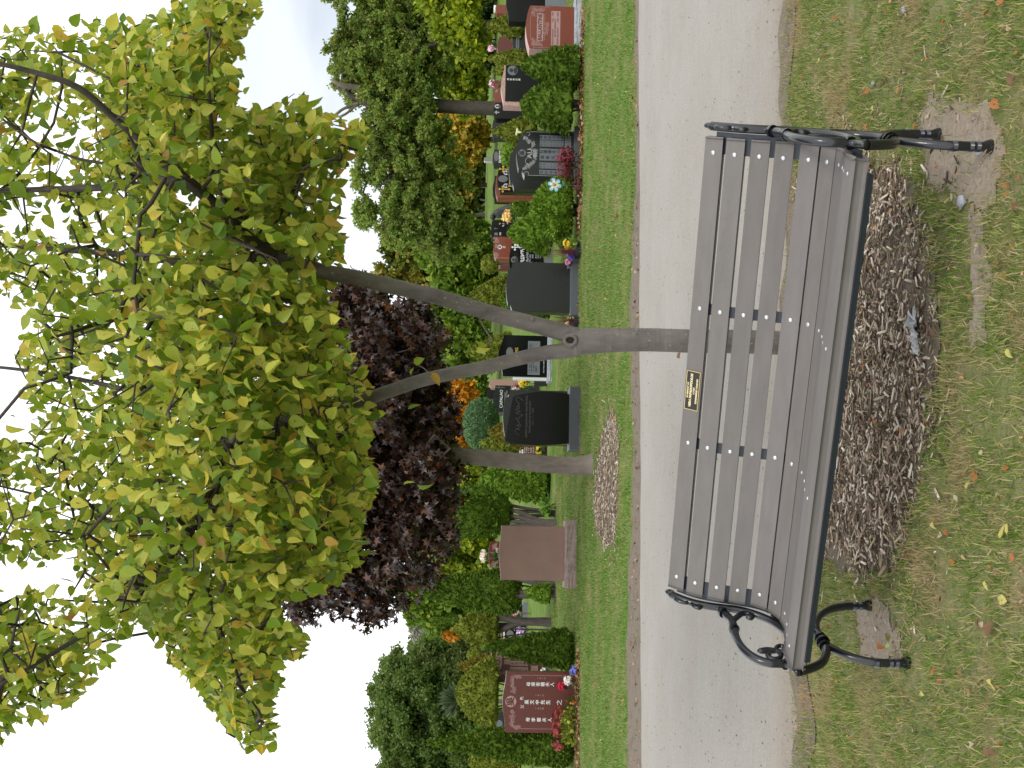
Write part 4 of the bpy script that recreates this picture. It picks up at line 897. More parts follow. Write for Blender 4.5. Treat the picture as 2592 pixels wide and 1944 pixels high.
bm = bmesh.new(); add_box(bm, -.07, .07, -.018, .018, .12, .16, .008); bm_obj('arm', bm, bpy.data.materials['tan_wood'], e)
p = at(1252, 1671, 22.4); bm = bmesh.new(); add_box(bm, -.05, .05, -.04, .04, 0, .09, .006); lantern = empty('grave_lantern', (p[0], 22.42, p[2] - .03), 0, 'white glass grave lantern on the TRAN headstone', 'lantern'); bm_obj('body', bm, MAT['white'], lantern)
bm = bmesh.new(); add_box(bm, -.055, .055, -.045, .045, .09, .11, .004); bm_obj('lid', bm, MAT['grey'], lantern)
# ------------------------------------------------------------------ shrubs
SH = {
 'cedar': leaf_mat('cedar_green', [(0, (0.043, 0.083, 0.010)), (0.5, (0.080, 0.145, 0.013)), (1, (0.138, 0.214, 0.021))], 0.15, rough=0.7, spec=.15),
 'olive': leaf_mat('olive_cedar', [(0, (0.087, 0.110, 0.013)), (0.5, (0.152, 0.186, 0.021)), (1, (0.232, 0.255, 0.036))], 0.15, rough=0.75, spec=.15, vary=(3.0, (0.131, 0.097, 0.026), .62, .8)),
 'bronze': leaf_mat('bronzed_cedar', [(0, (0.123, 0.086, 0.016)), (0.5, (0.189, 0.152, 0.023)), (1, (0.203, 0.207, 0.029))], 0.15, rough=0.75, spec=.15),
 'bright': leaf_mat('bright_cedar', [(0, (0.065, 0.131, 0.013)), (0.5, (0.123, 0.221, 0.018)), (1, (0.189, 0.290, 0.029))], 0.15, rough=0.7, spec=.15),
 'bluegreen': leaf_mat('blue_green_ball', [(0, (0.051, 0.117, 0.046)), (0.5, (0.102, 0.193, 0.078)), (1, (0.189, 0.304, 0.130))], 0.1, rough=0.6, spec=.2),
}
def prof(shape, t):
    if shape == 'globe': return np.sqrt(np.clip(1 - (2 * t - 1) ** 2, 0, 1)) ** .9
    if shape == 'dome': return np.clip(1 - t ** 1.9, 0, 1) ** .72 * np.clip(t / .10 + .35, 0, 1) ** .6
    if shape == 'gumdrop': return np.clip(1 - t ** 1.35, 0, 1) ** .85 * np.clip(t / .12 + .3, 0, 1) ** .6
    if shape == 'cone': return np.clip(1 - t, 0, 1) ** .78 * np.clip(t / .10 + .3, 0, 1) ** .5
    if shape == 'column': return np.clip(1 - t ** 2.6, 0, 1) ** .8 * np.clip(t / .12 + .45, 0, 1) ** .5
def shrub(label, y0, y1, vt, vb, D, shape, mat, cat='shrub', seed=0, lump=.10, dens=1.0, size=.07, stems=0, group=None, droop=0, name='cedar_shrub', leanx=0.0, upw=.35):
    g = np.random.default_rng(100 + seed + int(y0)); k = D / F_PX; yc = (y0 + y1) / 2
    p = at(vb, yc, D); zg = zt(p[0], D); z1 = at(vt, yc, D)[2] - zg; z0 = max(.02, p[2] - zg); H = z1 - z0; Rr = (y1 - y0) * k / 2
    e = empty(name, (p[0], D + Rr * .6, zg), 0, label, cat, group)
    def surf(u, t, inset=0.0):
        r = Rr * prof(shape, t); P = np.column_stack([r * np.cos(u), r * np.sin(u) * .9, z0 + H * t])
        n = vnoise(P / Rr, 4.2, seed) * lump + vnoise(P / Rr, 10, seed + 3) * lump * .45
        f = (1 + n - inset); P[:, 0] *= f; P[:, 1] *= f; P[:, 0] += leanx * t * t; return P, f
    # solid inner mass
    nu, ntt = 26, 16; uu, tt = np.meshgrid(np.linspace(0, 2 * np.pi, nu, endpoint=False), np.linspace(0, 1, ntt), indexing='ij')
    P, _ = surf(uu.ravel(), tt.ravel(), .13); ii = np.arange(nu * ntt).reshape(nu, ntt); jj = np.roll(ii, -1, 0)
    F4 = np.stack([ii[:, :-1], jj[:, :-1], jj[:, 1:], ii[:, 1:]], -1).reshape(-1, 4)
    # sprays
    area = 2 * math.pi * Rr * H * .75 + Rr * Rr * 2; n = int(min(14000, dens * area / (size * size * .24)))
    t = g.random(n * 2); keep = g.random(n * 2) < (prof(shape, t) * .9 + .1); t = t[keep][:n]; n = len(t); u = g.uniform(0, 2 * np.pi, n)
    S, _ = surf(u, t); S *= 1; ins = g.random(n) ** 2 * .16; S[:, 0] *= 1 - ins; S[:, 1] *= 1 - ins
    out = np.column_stack([np.cos(u), np.sin(u), (t - .35) * 1.1 + upw - droop * 1.2]); d = unit(out + g.normal(0, .42, (n, 3))); nn = g.normal(size=(n, 3))
    b, dd, nr = basis(d, nn); T, Fq = np.array([(-.10, 0, 0), (.10, 0, 0), (.26, .6, .04), (0, 1, -.02), (-.26, .6, .04)]), [np.array([(0, 1, 2, 3, 4)])]
    sc = size * g.uniform(.6, 1.35, n); V2, F2 = instance(T, Fq, S - dd * (sc * .35)[:, None], b, dd, nr, sc)
    V, Fs = join([(P, [F4]), (V2, F2)])
    V[:, 1] -= 0; o = link('foliage', npmesh('foliage', V, Fs), SH[mat], e)
    T_ = TB(); m = stems or 1; hgt = z0 + H * .35
    for i in range(m):
        a = g.uniform(0, 6.28); sp_ = Rr * (.6 if m > 1 else 0)
        T_.tube(smooth_path([(math.cos(a) * .05, math.sin(a) * .05, -.05), (math.cos(a) * sp_ * .4, math.sin(a) * sp_ * .3, hgt * .45), (math.cos(a) * sp_, math.sin(a) * sp_ * .8, hgt)], 4), np.linspace(.03 + .01 * Rr, .018, 9) * (.62 if m > 1 else 1.0), 6)
    T_.obj('stem', MAT['darkbark'], e); e['_r'] = 0; del e['_r']; return e
shrub('large spreading dark green cedar beside the BALLANTINE stone', 110, 218, 1322, 1476, 18.0, 'dome', 'cedar', seed=1, lump=.16, dens=1.2)
shrub('leaning dark green cedar with bare lower stems right of the AU stone', 178, 333, 1319, 1452, 18.0, 'dome', 'cedar', seed=2, lump=.2, stems=14)
shrub('small pointed olive cedar behind the blank black stone at the right', 22, 97, 1231, 1328, 24.5, 'gumdrop', 'olive', seed=3)
shrub('rounded olive cedar behind the portrait headstone, right lobe', 121, 175, 1237, 1335, 24.5, 'dome', 'olive', seed=4)
shrub('pointed olive cedar just left of the rounded olive one behind the portrait headstone', 150, 205, 1244, 1338, 23.8, 'gumdrop', 'olive', seed=5)
shrub('olive globe cedar with rusty patch behind the right edge of the AU stone', 284, 374, 1251, 1360, 20.6, 'gumdrop', 'olive', seed=6, lump=.08)
shrub('low bright green cedar tuft above the AU stone', 356, 422, 1268, 1335, 23, 'globe', 'bright', seed=7)
shrub('dense green globe cedar with the blue metal flower in front', 432, 614, 1344, 1452, 18.0, 'dome', 'bright', seed=8, lump=.14, dens=1.3, stems=14)
shrub('green globe cedar behind and left of the one with the blue metal flower', 533, 640, 1286, 1400, 20.6, 'dome', 'bright', seed=9, lump=.14, stems=4)
shrub('broad pointed light green cedar above the blank dark grey stone', 690, 812, 1186, 1292, 21.5, 'gumdrop', 'olive', seed=10, lump=.07, dens=1.3)
shrub('dark green cedar mass showing left of the blank dark grey stone', 700, 822, 1268, 1394, 20.5, 'dome', 'cedar', seed=11)
shrub('pointed olive cedar seen between the two stems of the forked tree', 838, 945, 1184, 1300, 25.6, 'gumdrop', 'olive', seed=12, lump=.07)
shrub('small round olive ball shrub right of the pointed light green cedar', 645, 691, 1217, 1262, 33, 'globe', 'olive', seed=13, lump=.05, size=.09)
shrub('tight blue green ball shrub on a stem above the signature stone', 1010, 1142, 1173, 1264, 27, 'globe', 'bluegreen', seed=14, lump=.035, dens=1.6, size=.06)
shrub('bronze tinged cone cedar above the slanted black stone', 1052, 1140, 1237, 1330, 22, 'gumdrop', 'bronze', seed=15)
shrub('olive cedar behind the bronze one, beside the maple trunk', 1092, 1160, 1212, 1310, 25, 'gumdrop', 'olive', seed=16)
shrub('drooping light green cedar left of the maple trunk', 1160, 1276, 1215, 1398, 23.5, 'dome', 'bright', seed=17, droop=.5, lump=.14)
ARB1 = shrub('tall dark green arborvitae on several bare stems under the maple crown', 1238, 1366, 1118, 1300, 21.5, 'globe', 'cedar', seed=18, lump=.16, stems=8, dens=1.2, name='arborvitae')
ARB2 = shrub('wide dark green arborvitae behind the blank pinkish brown stone', 1440, 1568, 1022, 1322, 21.5, 'gumdrop', 'cedar', seed=19, lump=.12, stems=6, dens=1.1, name='arborvitae')
ARB3 = shrub('drooping olive cedar on a twisted split trunk', 1548, 1650, 1150, 1262, 22.5, 'dome', 'olive', seed=20, lump=.12, name='arborvitae', stems=3)
shrub('narrow dark green pyramid cedar right of the red character stone', 1597, 1704, 1222, 1470, 16.9, 'cone', 'cedar', seed=21, lump=.10, dens=1.2, name='arborvitae')
shrub('round olive topiary cedar above the red character stone', 1680, 1860, 1152, 1262, 21.5, 'dome', 'olive', seed=22, lump=.09, stems=5)
shrub('bronze olive cedar cone beside the topiary cedar', 1655, 1735, 1158, 1272, 24.5, 'gumdrop', 'bronze', seed=23, lump=.08)
shrub('small round olive shrub right of the bronze cedar cone', 1643, 1681, 1183, 1222, 33, 'globe', 'olive', seed=24, lump=.05)
shrub('tall narrow green spire cedar at the far left of the front row', 1848, 1958, 1082, 1474, 16.6, 'cone', 'cedar', seed=25, lump=.10, dens=1.3, name='arborvitae', leanx=.05)
shrub('shorter spire cedar leaning against the tall narrow one', 1838, 1900, 1130, 1440, 17.3, 'cone', 'cedar', seed=26, lump=.14, dens=1.1, name='arborvitae')
shrub('low green shrub under the arborvitae behind the brown stone', 1478, 1530, 1330, 1396, 21, 'dome', 'bright', seed=27, size=.06)
shrub('low dark cedar shrub right of the black and gold stone', 508, 545, 1292, 1345, 24.5, 'globe', 'cedar', seed=28)
shrub('narrow pointed green cedar between the wide arborvitae and the olive one', 1560, 1580, 1090, 1160, 27, 'cone', 'cedar', seed=29, name='arborvitae')
shrub('rounded green shrub among the far trees left of the maple trunk', 1180, 1300, 1205, 1275, 30, 'dome', 'bright', seed=30)
shrub('rounded olive shrub behind the tall spire cedar at the far left edge', 1872, 2010, 1186, 1320, 27, 'dome', 'olive', seed=31)
shrub('dark cedar filling the gap left of the topiary cedar', 1800, 1880, 1200, 1300, 30, 'dome', 'cedar', seed=32)
# extra bare stems of the arborvitae
def stems(par, paths, D, r):
    p0 = at(1, 1, D); T_ = TB(); org = np.array(par.location)
    for pth in paths:
        P = np.array([at(v, y, D + .1 * i) for i, (v, y) in enumerate(pth)]) - org; P = smooth_path(P, 5); P[0][2] = min(P[0][2], 0.0)
        T_.tube(P, np.linspace(r, r * .6, len(P)), 7)
    T_.obj('trunk', MAT['darkbark'], par)
stems(ARB1, [[(1386, 1322), (1360, 1316), (1320, 1298), (1280, 1288)], [(1386, 1326), (1350, 1318), (1310, 1308), (1275, 1306)], [(1386, 1332), (1340, 1330), (1270, 1334)], [(1384, 1336), (1330, 1342), (1270, 1352)], [(1384, 1330), (1350, 1323), (1290, 1320)]], 21.4, .06)
stems(ARB2, [[(1366, 1478), (1330, 1468), (1290, 1465)], [(1366, 1500), (1330, 1500), (1285, 1500)], [(1364, 1504), (1320, 1508), (1285, 1510)]], 21.4, .075)
stems(ARB3, [[(1384, 1576), (1350, 1574), (1310, 1578), (1275, 1592), (1250, 1600)], [(1384, 1573), (1345, 1572), (1310, 1572), (1260, 1565)], [(1330, 1574), (1290, 1566), (1255, 1545)]], 22.3, .085)

# ------------------------------------------------------------------ flowers and small plants
def flowers(label, v, y, D, rx, rz, n, cols, size=.03, green=.5, name='flower_pot', cat='flowers', pot=None, h0=.0, gcol=(0.06, 0.13, 0.02), seed=0, group=None):
    g = np.random.default_rng(seed + int(y)); p = at(v, y, D); zg = zt(p[0], D); e = empty(name, (p[0], D, zg), 0, label, cat, group); cz = p[2] - zg
    a = g.normal(size=(n, 3)); a = unit(a) * (g.random(n) ** .4)[:, None]; P = a * np.array([rx, rx * .8, rz]) + [0, 0, cz]; P[:, 2] = np.maximum(P[:, 2], .02)
    d = unit(a + [0, -.3, .5] + g.normal(0, .3, (n, 3))); nn = g.normal(size=(n, 3)); b, dd, nr = basis(d, nn)
    # blossoms: little five-petal discs facing outwards
    an = np.linspace(0, 2 * np.pi, 11)[:-1]; T = np.array([(0, 0, .1)] + [(math.cos(q) * (1 if i % 2 == 0 else .62), 0, math.sin(q) * (1 if i % 2 == 0 else .62)) for i, q in enumerate(an)]); T = T[:, [0, 2, 1]]
    Fq = [np.array([(0, i, i % 10 + 1) for i in range(1, 11)])]; nb = int(n * (1 - green))
    V, F_ = instance(T, Fq, P[:nb], b[:nb], nr[:nb], dd[:nb], size * g.uniform(.6, 1.2, nb))
    st = [(i / max(1, len(cols) - 1) if len(cols) > 1 else 0, c) for i, c in enumerate(cols)]
    if nb: link('blossom', npmesh('blossom', V, F_), leaf_mat('petals', st, .2), e)
    T2, F2 = leaf_template(.3); ng = n - nb + 20; q = g.integers(0, n, ng); V, F_ = instance(T2, F2, P[q] * [.9, .9, .75], b[q], dd[q], nr[q], size * 1.8 * g.uniform(.6, 1.3, ng))
    link('leaves', npmesh('leaves', V, F_), leaf_mat('flower_leaves', [(0, tuple(c * .6 for c in gcol)), (1, tuple(c * 1.4 for c in gcol))], .25), e)
    if pot:
        bm = bmesh.new(); bmesh.ops.create_cone(bm, cap_ends=True, segments=18, radius1=pot[0] * .75, radius2=pot[0], depth=pot[1]); bm_obj('pot', bm, MAT[pot[2]], e, (0, 0, pot[1] / 2))
    elif cz > .12:
        T_ = TB()
        for i in range(5): T_.tube([(g.normal(0, .02), g.normal(0, .02), 0), (g.normal(0, rx * .4), g.normal(0, rx * .3), cz)], .004, 5)
        T_.obj('stalk', MAT['twig'], e)
    return e
RED = (.30, .015, .04); DRED = (.12, .010, .02); WHT = (.75, .74, .70); YEL = (.78, .56, .02); PUR = (.16, .06, .55); PNK = (.75, .25, .45); BLU = (.12, .14, .60); ORG = (.70, .25, .03)
flowers('dark red chrysanthemum bush in front of the AU stone', 1430, 413, 17.9, .30, .17, 900, [DRED, (.2, .012, .03), DRED], .022, .45, 'flower_bush', gcol=(.05, .06, .02))
flowers('sparse reddish stems beside the globe cedar, right of the dark red bush', 1462, 465, 17.7, .2, .09, 260, [DRED, (.1, .03, .02)], .02, .6, 'flower_bush', gcol=(.1, .06, .03))
flowers('yellow flowers with pale leaves beside the spiky purple plant', 1436, 617, 17.75, .08, .06, 90, [YEL, YEL], .036, .1, 'flower_pot', pot=(.06, .08, 'ink'))
flowers('lime green foliage plant beside the yellow flowers', 1450, 618, 17.7, .09, .06, 90, [(.3, .42, .08)], .03, .8, 'foliage_plant', gcol=(.2, .34, .05), seed=3)
flowers('purple petunias right of the blank dark grey stone', 1445, 645, 17.75, .09, .065, 110, [PUR, (.2, .1, .6)], .036, .15, pot=(.07, .08, 'ink'))
flowers('pink blossoms tucked against the corner of the blank dark grey stone', 1437, 664, 17.95, .05, .05, 40, [PNK], .03, .1)
flowers('purple and yellow flowers at the left corner of the blank dark grey stone', 1445, 818, 17.75, .11, .075, 150, [PUR, PUR, YEL, PUR], .036, .15, pot=(.07, .08, 'ink'))
flowers('white lilies in a vase beside the Cyrillic headstone', 1315, 611, 24.4, .12, .08, 60, [WHT], .07, .2, 'flower_vase')
flowers('yellow chrysanthemum pot left of the black and gold panel stone', 1323, 968, 25.5, .11, .12, 160, [YEL], .035, .25, pot=(.1, .3, 'ink'))
flowers('white and pink blossom bunch on the memorial behind the fork', 1268, 988, 30, .14, .14, 90, [WHT, WHT, PNK], .05, .2)
flowers('pale flowers and ribbons beside the CAPALAO stone', 1305, 982, 28, .12, .16, 80, [WHT, (.3, .05, .05), (.3, .35, .3)], .045, .3, seed=5)
flowers('yellow lilies beside the brown red stone with white characters', 1362, 1136, 25.2, .14, .06, 40, [YEL], .07, .3)
flowers('leafy green perennial with dark heucheras left of the maple trunk', 1385, 1140, 25, .22, .15, 120, [(.06, .02, .03)], .04, .6, 'perennial', 'plant')
flowers('white and peach artificial bouquet on top of the HUYNH stone', 1222, 1407, 26.2, .13, .06, 60, [WHT, (.8, .6, .4)], .06, .3)
flowers('pink bouquet on the pole above the maroon stone', 1244, 122, 28, .08, .1, 40, [PNK, WHT], .06, .2)
flowers('white and red flower bunch on the faint lettered red stone', 1246, 212, 33, .14, .10, 60, [WHT, RED, WHT], .07, .1)
flowers('small yellow shrub blossom right of the deep red stone', 1308, 518, 26.5, .09, .12, 120, [YEL, (.6, .45, .02)], .035, .3)
flowers('orange and cream flowers in front of the mourning statue', 1283, 548, 29.5, .2, .14, 140, [ORG, (.8, .6, .3), YEL], .05, .2)
flowers('red, white and blue silk flowers at the corner of the red character stone', 1425, 1741, 16.35, .02, .02, 6, [WHT], .02, .1)
flowers('bright red silk flowers against the red character stone', 1421, 1737, 16.35, .06, .055, 70, [(.55, .01, .05)], .03, .05)
flowers('white silk flowers at the foot of the red character stone', 1437, 1723, 16.3, .075, .06, 80, [WHT, (.8, .65, .65)], .03, .05)
flowers('blue violet silk flowers at the foot of the narrow pyramid cedar', 1452, 1697, 16.3, .07, .06, 80, [BLU, (.25, .25, .7)], .028, .1)
flowers('broad yellow green plant in the bed left of the red character stone', 1436, 1840, 16.2, .33, .14, 420, [(.30, .34, .04)], .03, .93, 'foliage_plant', gcol=(.22, .28, .03))
flowers('upright red celosia heads rising behind the yellow green plant', 1412, 1845, 16.3, .36, .11, 120, [(.22, .02, .02), (.3, .04, .03)], .035, .1, 'flower_bush', seed=9)
flowers('fine leaved green plant with orange buds in front of the red character stone', 1440, 1780, 16.25, .12, .13, 150, [ORG], .02, .93, 'foliage_plant', gcol=(.05, .12, .02))
flowers('pink, white and blue flower basket below the SPASIC stone', 1318, 1608, 29.5, .24, .16, 200, [WHT, PNK, BLU, WHT], .045, .3)
flowers('white and red ornament on the grave behind the twisted trunk', 1306, 1553, 30, .09, .12, 60, [WHT, (.4, .05, .03)], .06, .2)
flowers('hosta with round lime leaves under the arborvitae stems', 1375, 1284, 21.6, .17, .11, 80, [(.3, .4, .05)], .06, .95, 'hosta', 'plant', gcol=(.16, .30, .04))
flowers('white flowers low behind the pyramid cedar', 1375, 1697, 20.5, .05, .05, 30, [WHT], .03, .2)
# spiky purple planters
def spiky(label, v, y, D, h, n, seed):
    g = np.random.default_rng(seed); p = ground(v, y); p = at(v, y, D); e = empty('spike_plant', (p[0], D, 0), 0, label, 'plant')
    a = g.uniform(0, 6.28, n); sp_ = np.abs(g.normal(0, .45, n)); V = []; F = []; k = 0
    for i in range(n):
        ts = np.linspace(0, 1, 7); L = h * g.uniform(.7, 1.1); r = L * np.sin(sp_[i] * ts) ; z = L * ts * np.cos(sp_[i] * ts) + .04
        w = .009 * (1 - ts * .95); c, s_ = math.cos(a[i]), math.sin(a[i])
        for sgn in (-1, 1): V.append(np.column_stack([r * c - sgn * w * s_, r * s_ + sgn * w * c, z]))
        q = np.arange(6); F.append(np.stack([k + q, k + q + 1, k + 8 + q, k + 7 + q], 1)); k += 14
    link('leaves', npmesh('leaves', np.concatenate(V), np.concatenate(F)), leaf_mat('purple_blades', [(0, (.08, .02, .025)), (1, (.20, .06, .06))], .2), e)
    bm = bmesh.new(); bmesh.ops.create_cone(bm, cap_ends=True, segments=18, radius1=.06, radius2=.08, depth=.09); bm_obj('pot', bm, MAT['ink'], e, (0, 0, .045))
spiky('spiky purple dracaena right of the blank dark grey stone', 1456, 636, 17.6, .55, 34, 3)
spiky('spiky purple dracaena between the blank dark grey stone and the trunk', 1452, 812, 17.6, .5, 20, 4)
# blue metal flower
p = at(1404, 468, 17.35); e = empty('metal_flower', (p[0], 17.35, 0), 0, 'blue and cream six petal metal garden flower on a stake', 'garden ornament'); H_ = p[2]
for i in range(6):
    a = R(12 + 60 * i); T, Fq = leaf_template(.42, .08, .0); T = T.copy(); T[:, 1] = .12 + T[:, 1] * .88
    bm = bmesh.new()
    for col_, s_, yo in ((0, .095, 0), (1, .062, -.004)):
        vs_ = [bm.verts.new((math.sin(a) * (.015 + r * s_) + math.cos(a) * w * s_, yo - .012 * math.sin(r * 3), H_ + math.cos(a) * (.015 + r * s_) - math.sin(a) * w * s_)) for r, w in ((0, -.1), (.35, -.28), (.7, -.33), (.93, -.2), (1, 0), (.93, .2), (.7, .33), (.35, .28), (0, .1))]
        f = bm.faces.new(vs_); f.material_index = col_
    me = bpy.data.meshes.new('petal'); bm.to_mesh(me); bm.free(); link('petal', me, [plain('petal_blue', (.22, .50, .72), .4) if i == 0 else bpy.data.materials['petal_blue'], plain('petal_cream', (.70, .62, .38), .5) if i == 0 else bpy.data.materials['petal_cream']], e)
bm = bmesh.new(); bmesh.ops.create_uvsphere(bm, u_segments=12, v_segments=8, radius=.018); bm_obj('centre', bm, plain('copper', (.35, .18, .10), .4), e, (0, -.012, H_))
T_ = TB(); T_.tube([(0, .006, 0), (0, .006, H_)], .004, 6); T_.obj('stake', MAT['iron'], e)
bm = bmesh.new(); vs_ = [bm.verts.new((.0 + x * .05 + .03, 0, H_ - .13 + z * .035)) for x, z in ((-.9, -.4), (0, -.5), (.8, .1), (1, .5), (.2, .5), (-.7, .1))]; bm.faces.new(vs_); bm_obj('leaf', bm, plain('verdigris', (.05, .18, .15), .4), e)
# little angel ornament on the AU stone
p = at(1318, 334, 18.6); e = empty('angel_ornament', (p[0], 18.62, p[2] - .02), 0, 'pale winged ornament perched on the right shoulder of the AU stone', 'ornament')
bm = bmesh.new()
for x, z, rx, rz in ((0, .05, .022, .05), (.035, .075, .035, .02), (-.03, .09, .03, .016)):
    r = bmesh.ops.create_uvsphere(bm, u_segments=10, v_segments=8, radius=1)
    for q in r['verts']: q.co = Vector((q.co.x * rx + x, q.co.y * .012, q.co.z * rz + z))
bm_obj('body', bm, plain('cream_resin', (.62, .60, .36), .5), e, smooth=True)
# ------------------------------------------------------------------ tree machinery
def grow(T, base_nodes, base_r, targets, r_end=.004, r_gain=.0035, bend=.12, seed=0, sides=5, step=None, outward=True):
    """connect targets to the nearest existing node; returns branchlet directions"""
    g = np.random.default_rng(seed); NP = [np.array(p) for p in base_nodes]; base_n = len(NP); par = [-1] * base_n; arr = np.array(NP)
    tg = np.array(targets); dist = np.array([np.min(((arr - t) ** 2).sum(1)) for t in tg]); order = np.argsort(dist); dirs = np.zeros_like(tg); ends = []
    for ti in order:
        t = tg[ti]; d2 = ((arr - t) ** 2).sum(1); j = int(np.argmin(d2)); a = arr[j]; L = math.sqrt(d2[j]) + 1e-6; m = max(1, int(L / (step or .25)))
        off = g.normal(size=3) * bend * L * .5; prev = j; new = []
        for q in range(1, m + 1):
            f = q / m; p = a + (t - a) * f + off * math.sin(math.pi * f) * (1 if q < m else 0); new.append(p); par.append(prev); prev = len(NP); NP.append(p)
        arr = np.vstack([arr, new]); pp = NP[par[-1]]; dirs[ti] = (t - pp) / (np.linalg.norm(t - pp) + 1e-6); ends.append(prev)
    cnt = np.zeros(len(NP)); 
    for e_ in ends:
        k = e_
        while k >= 0: cnt[k] += 1; k = par[k]
    has = set(); rad = lambda k: r_end + r_gain * math.sqrt(max(cnt[k] - 1, 0))
    kids = {}
    for k in range(base_n, len(NP)): kids.setdefault(par[k], []).append(k)
    done = set()
    for k0 in range(base_n, len(NP)):
        if k0 in done: continue
        pk = par[k0]
        chain = [pk, k0]; done.add(k0); c = k0
        while c in kids:
            nx = max((q for q in kids[c] if q not in done), key=lambda q: cnt[q], default=None)
            if nx is None: break
            chain.append(nx); done.add(nx); c = nx
        rr = [min(rad(q) if q >= base_n else rad(chain[1]), base_r) for q in chain]
        T.tube(np.array([NP[q] for q in chain]), rr, sides, cap=False)
    return dirs
def limb(T, pts, r0=None, sides=10, k=5):
    """pts: (X, Y, depth, radius) in display px"""
    P = np.array([atd(x, y, d) for x, y, d, r in pts]); Rr = np.array([r for *_, r in pts]); Q = smooth_path(np.column_stack([P, Rr]), k)
    T.tube(Q[:, :3], np.maximum(Q[:, 3], .003), sides); return Q[:, :3]

# ------------------------------------------------------------------ the forked tree behind the bench
tree = empty('broadleaf_tree', (0.22, 5.0, 0), 0, 'young forked tree with yellow green leaves behind the bench', 'tree')
T = TB(); nodes = []
gb = atd(1700, 741, 5.0)
tr = [(0.225, 5.0, -0.02, .085), (0.225, 5.0, .05, .064)]
P = np.array([(a, b, c) for a, b, c, r in tr] + [atd(x, y, 5.0) for x, y in ((1700, 741), (1600, 738), (1500, 737), (1400, 734), (1320, 735), (1270, 737), (1236, 741))]); Rr = [.075, .060, .0545, .0535, .053, .0525, .0545, .059, .058]
Q = smooth_path(np.column_stack([P, Rr]), 5); T.tube(Q[:, :3], Q[:, 3], 18)
L1 = limb(T, [(1262, 735, 5.0, .045), (1215, 718, 5.0, .040), (1150, 700, 5.0, .0375), (1070, 679, 5.0, .036), (1000, 658, 4.99, .035), (940, 640, 4.98, .0345), (880, 626, 4.97, .034), (820, 612, 4.95, .035), (770, 600, 4.94, .034), (700, 588, 4.92, .036), (640, 572, 4.9, .036), (590, 556, 4.88, .036)], sides=16)
L2 = limb(T, [(1262, 742, 5.0, .042), (1222, 757, 5.0, .036), (1180, 762, 5.0, .033), (1110, 777, 5.02, .031), (1050, 793, 5.03, .030), (980, 806, 5.05, .030), (910, 822, 5.08, .030), (850, 842, 5.1, .030), (790, 862, 5.12, .030), (730, 880, 5.15, .029), (650, 898, 5.18, .028), (570, 922, 5.22, .026), (500, 955, 5.25, .026)], sides=16)
nodes += list(L1[-14:]) + list(L2[-18:])
LIMBS = [L1, L2]; TL = TB()
def sub(pts): 
    q = limb(TL, pts, sides=9); nodes.extend(list(q)); LIMBS.append(q); return q
sub([(600, 560, 4.88, .030), (545, 520, 4.8, .025), (500, 478, 4.7, .025), (445, 425, 4.6, .025), (400, 388, 4.55, .025)])
sub([(400, 388, 4.55, .020), (340, 395, 4.6, .018), (280, 402, 4.65, .017), (200, 406, 4.7, .015), (100, 409, 4.75, .0125), (0, 412, 4.8, .011), (-150, 420, 4.9, .008), (-300, 425, 5.0, .005)])
sub([(400, 386, 4.55, .020), (345, 345, 4.5, .019), (300, 300, 4.45, .016), (250, 258, 4.4, .0145), (170, 190, 4.3, .013), (80, 158, 4.25, .011), (0, 138, 4.2, .009), (-120, 110, 4.15, .006)])
sub([(330, 398, 4.6, .008), (250, 360, 4.7, .007), (160, 340, 4.75, .006), (60, 300, 4.8, .004)])
sub([(590, 556, 4.9, .026), (500, 562, 5.0, .020), (420, 568, 5.05, .018), (320, 557, 5.1, .016), (250, 548, 5.15, .0145), (150, 541, 5.2, .0125), (0, 530, 5.3, .010), (-200, 520, 5.4, .006)])
sub([(500, 480, 4.7, .012), (470, 380, 4.5, .010), (455, 250, 4.3, .008), (450, 150, 4.2, .005), (455, 60, 4.1, .003)])
sub([(560, 540, 4.9, .012), (600, 470, 4.8, .010), (640, 400, 4.6, .007), (680, 330, 4.5, .004)])
sub([(500, 955, 5.25, .024), (475, 1000, 5.2, .021), (460, 1050, 5.1, .019), (430, 1115, 5.0, .017), (395, 1175, 4.9, .015), (330, 1240, 4.8, .013), (250, 1320, 4.7, .012), (190, 1365, 4.6, .011), (100, 1420, 4.5, .009), (0, 1480, 4.4, .007), (-150, 1560, 4.3, .004)])
sub([(500, 955, 5.25, .020), (430, 925, 5.3, .017), (370, 880, 5.35, .015), (300, 850, 5.4, .013), (200, 825, 5.5, .011), (60, 800, 5.5, .009), (-150, 780, 5.6, .005)])
sub([(475, 1000, 5.2, .016), (460, 1100, 5.3, .014), (440, 1200, 5.2, .013), (455, 1300, 5.05, .011), (490, 1400, 4.9, .009), (530, 1500, 4.8, .006), (560, 1570, 4.75, .003)])
sub([(420, 1130, 5.0, .012), (330, 1140, 5.2, .010), (250, 1130, 5.4, .009), (120, 1080, 5.5, .007), (0, 1050, 5.5, .005)])
sub([(600, 910, 5.2, .012), (600, 990, 5.4, .010), (620, 1080, 5.4, .008), (650, 1170, 5.3, .005)])
sub([(360, 575, 5.05, .010), (330, 620, 4.8, .008), (250, 690, 4.7, .007), (130, 740, 4.7, .004)])
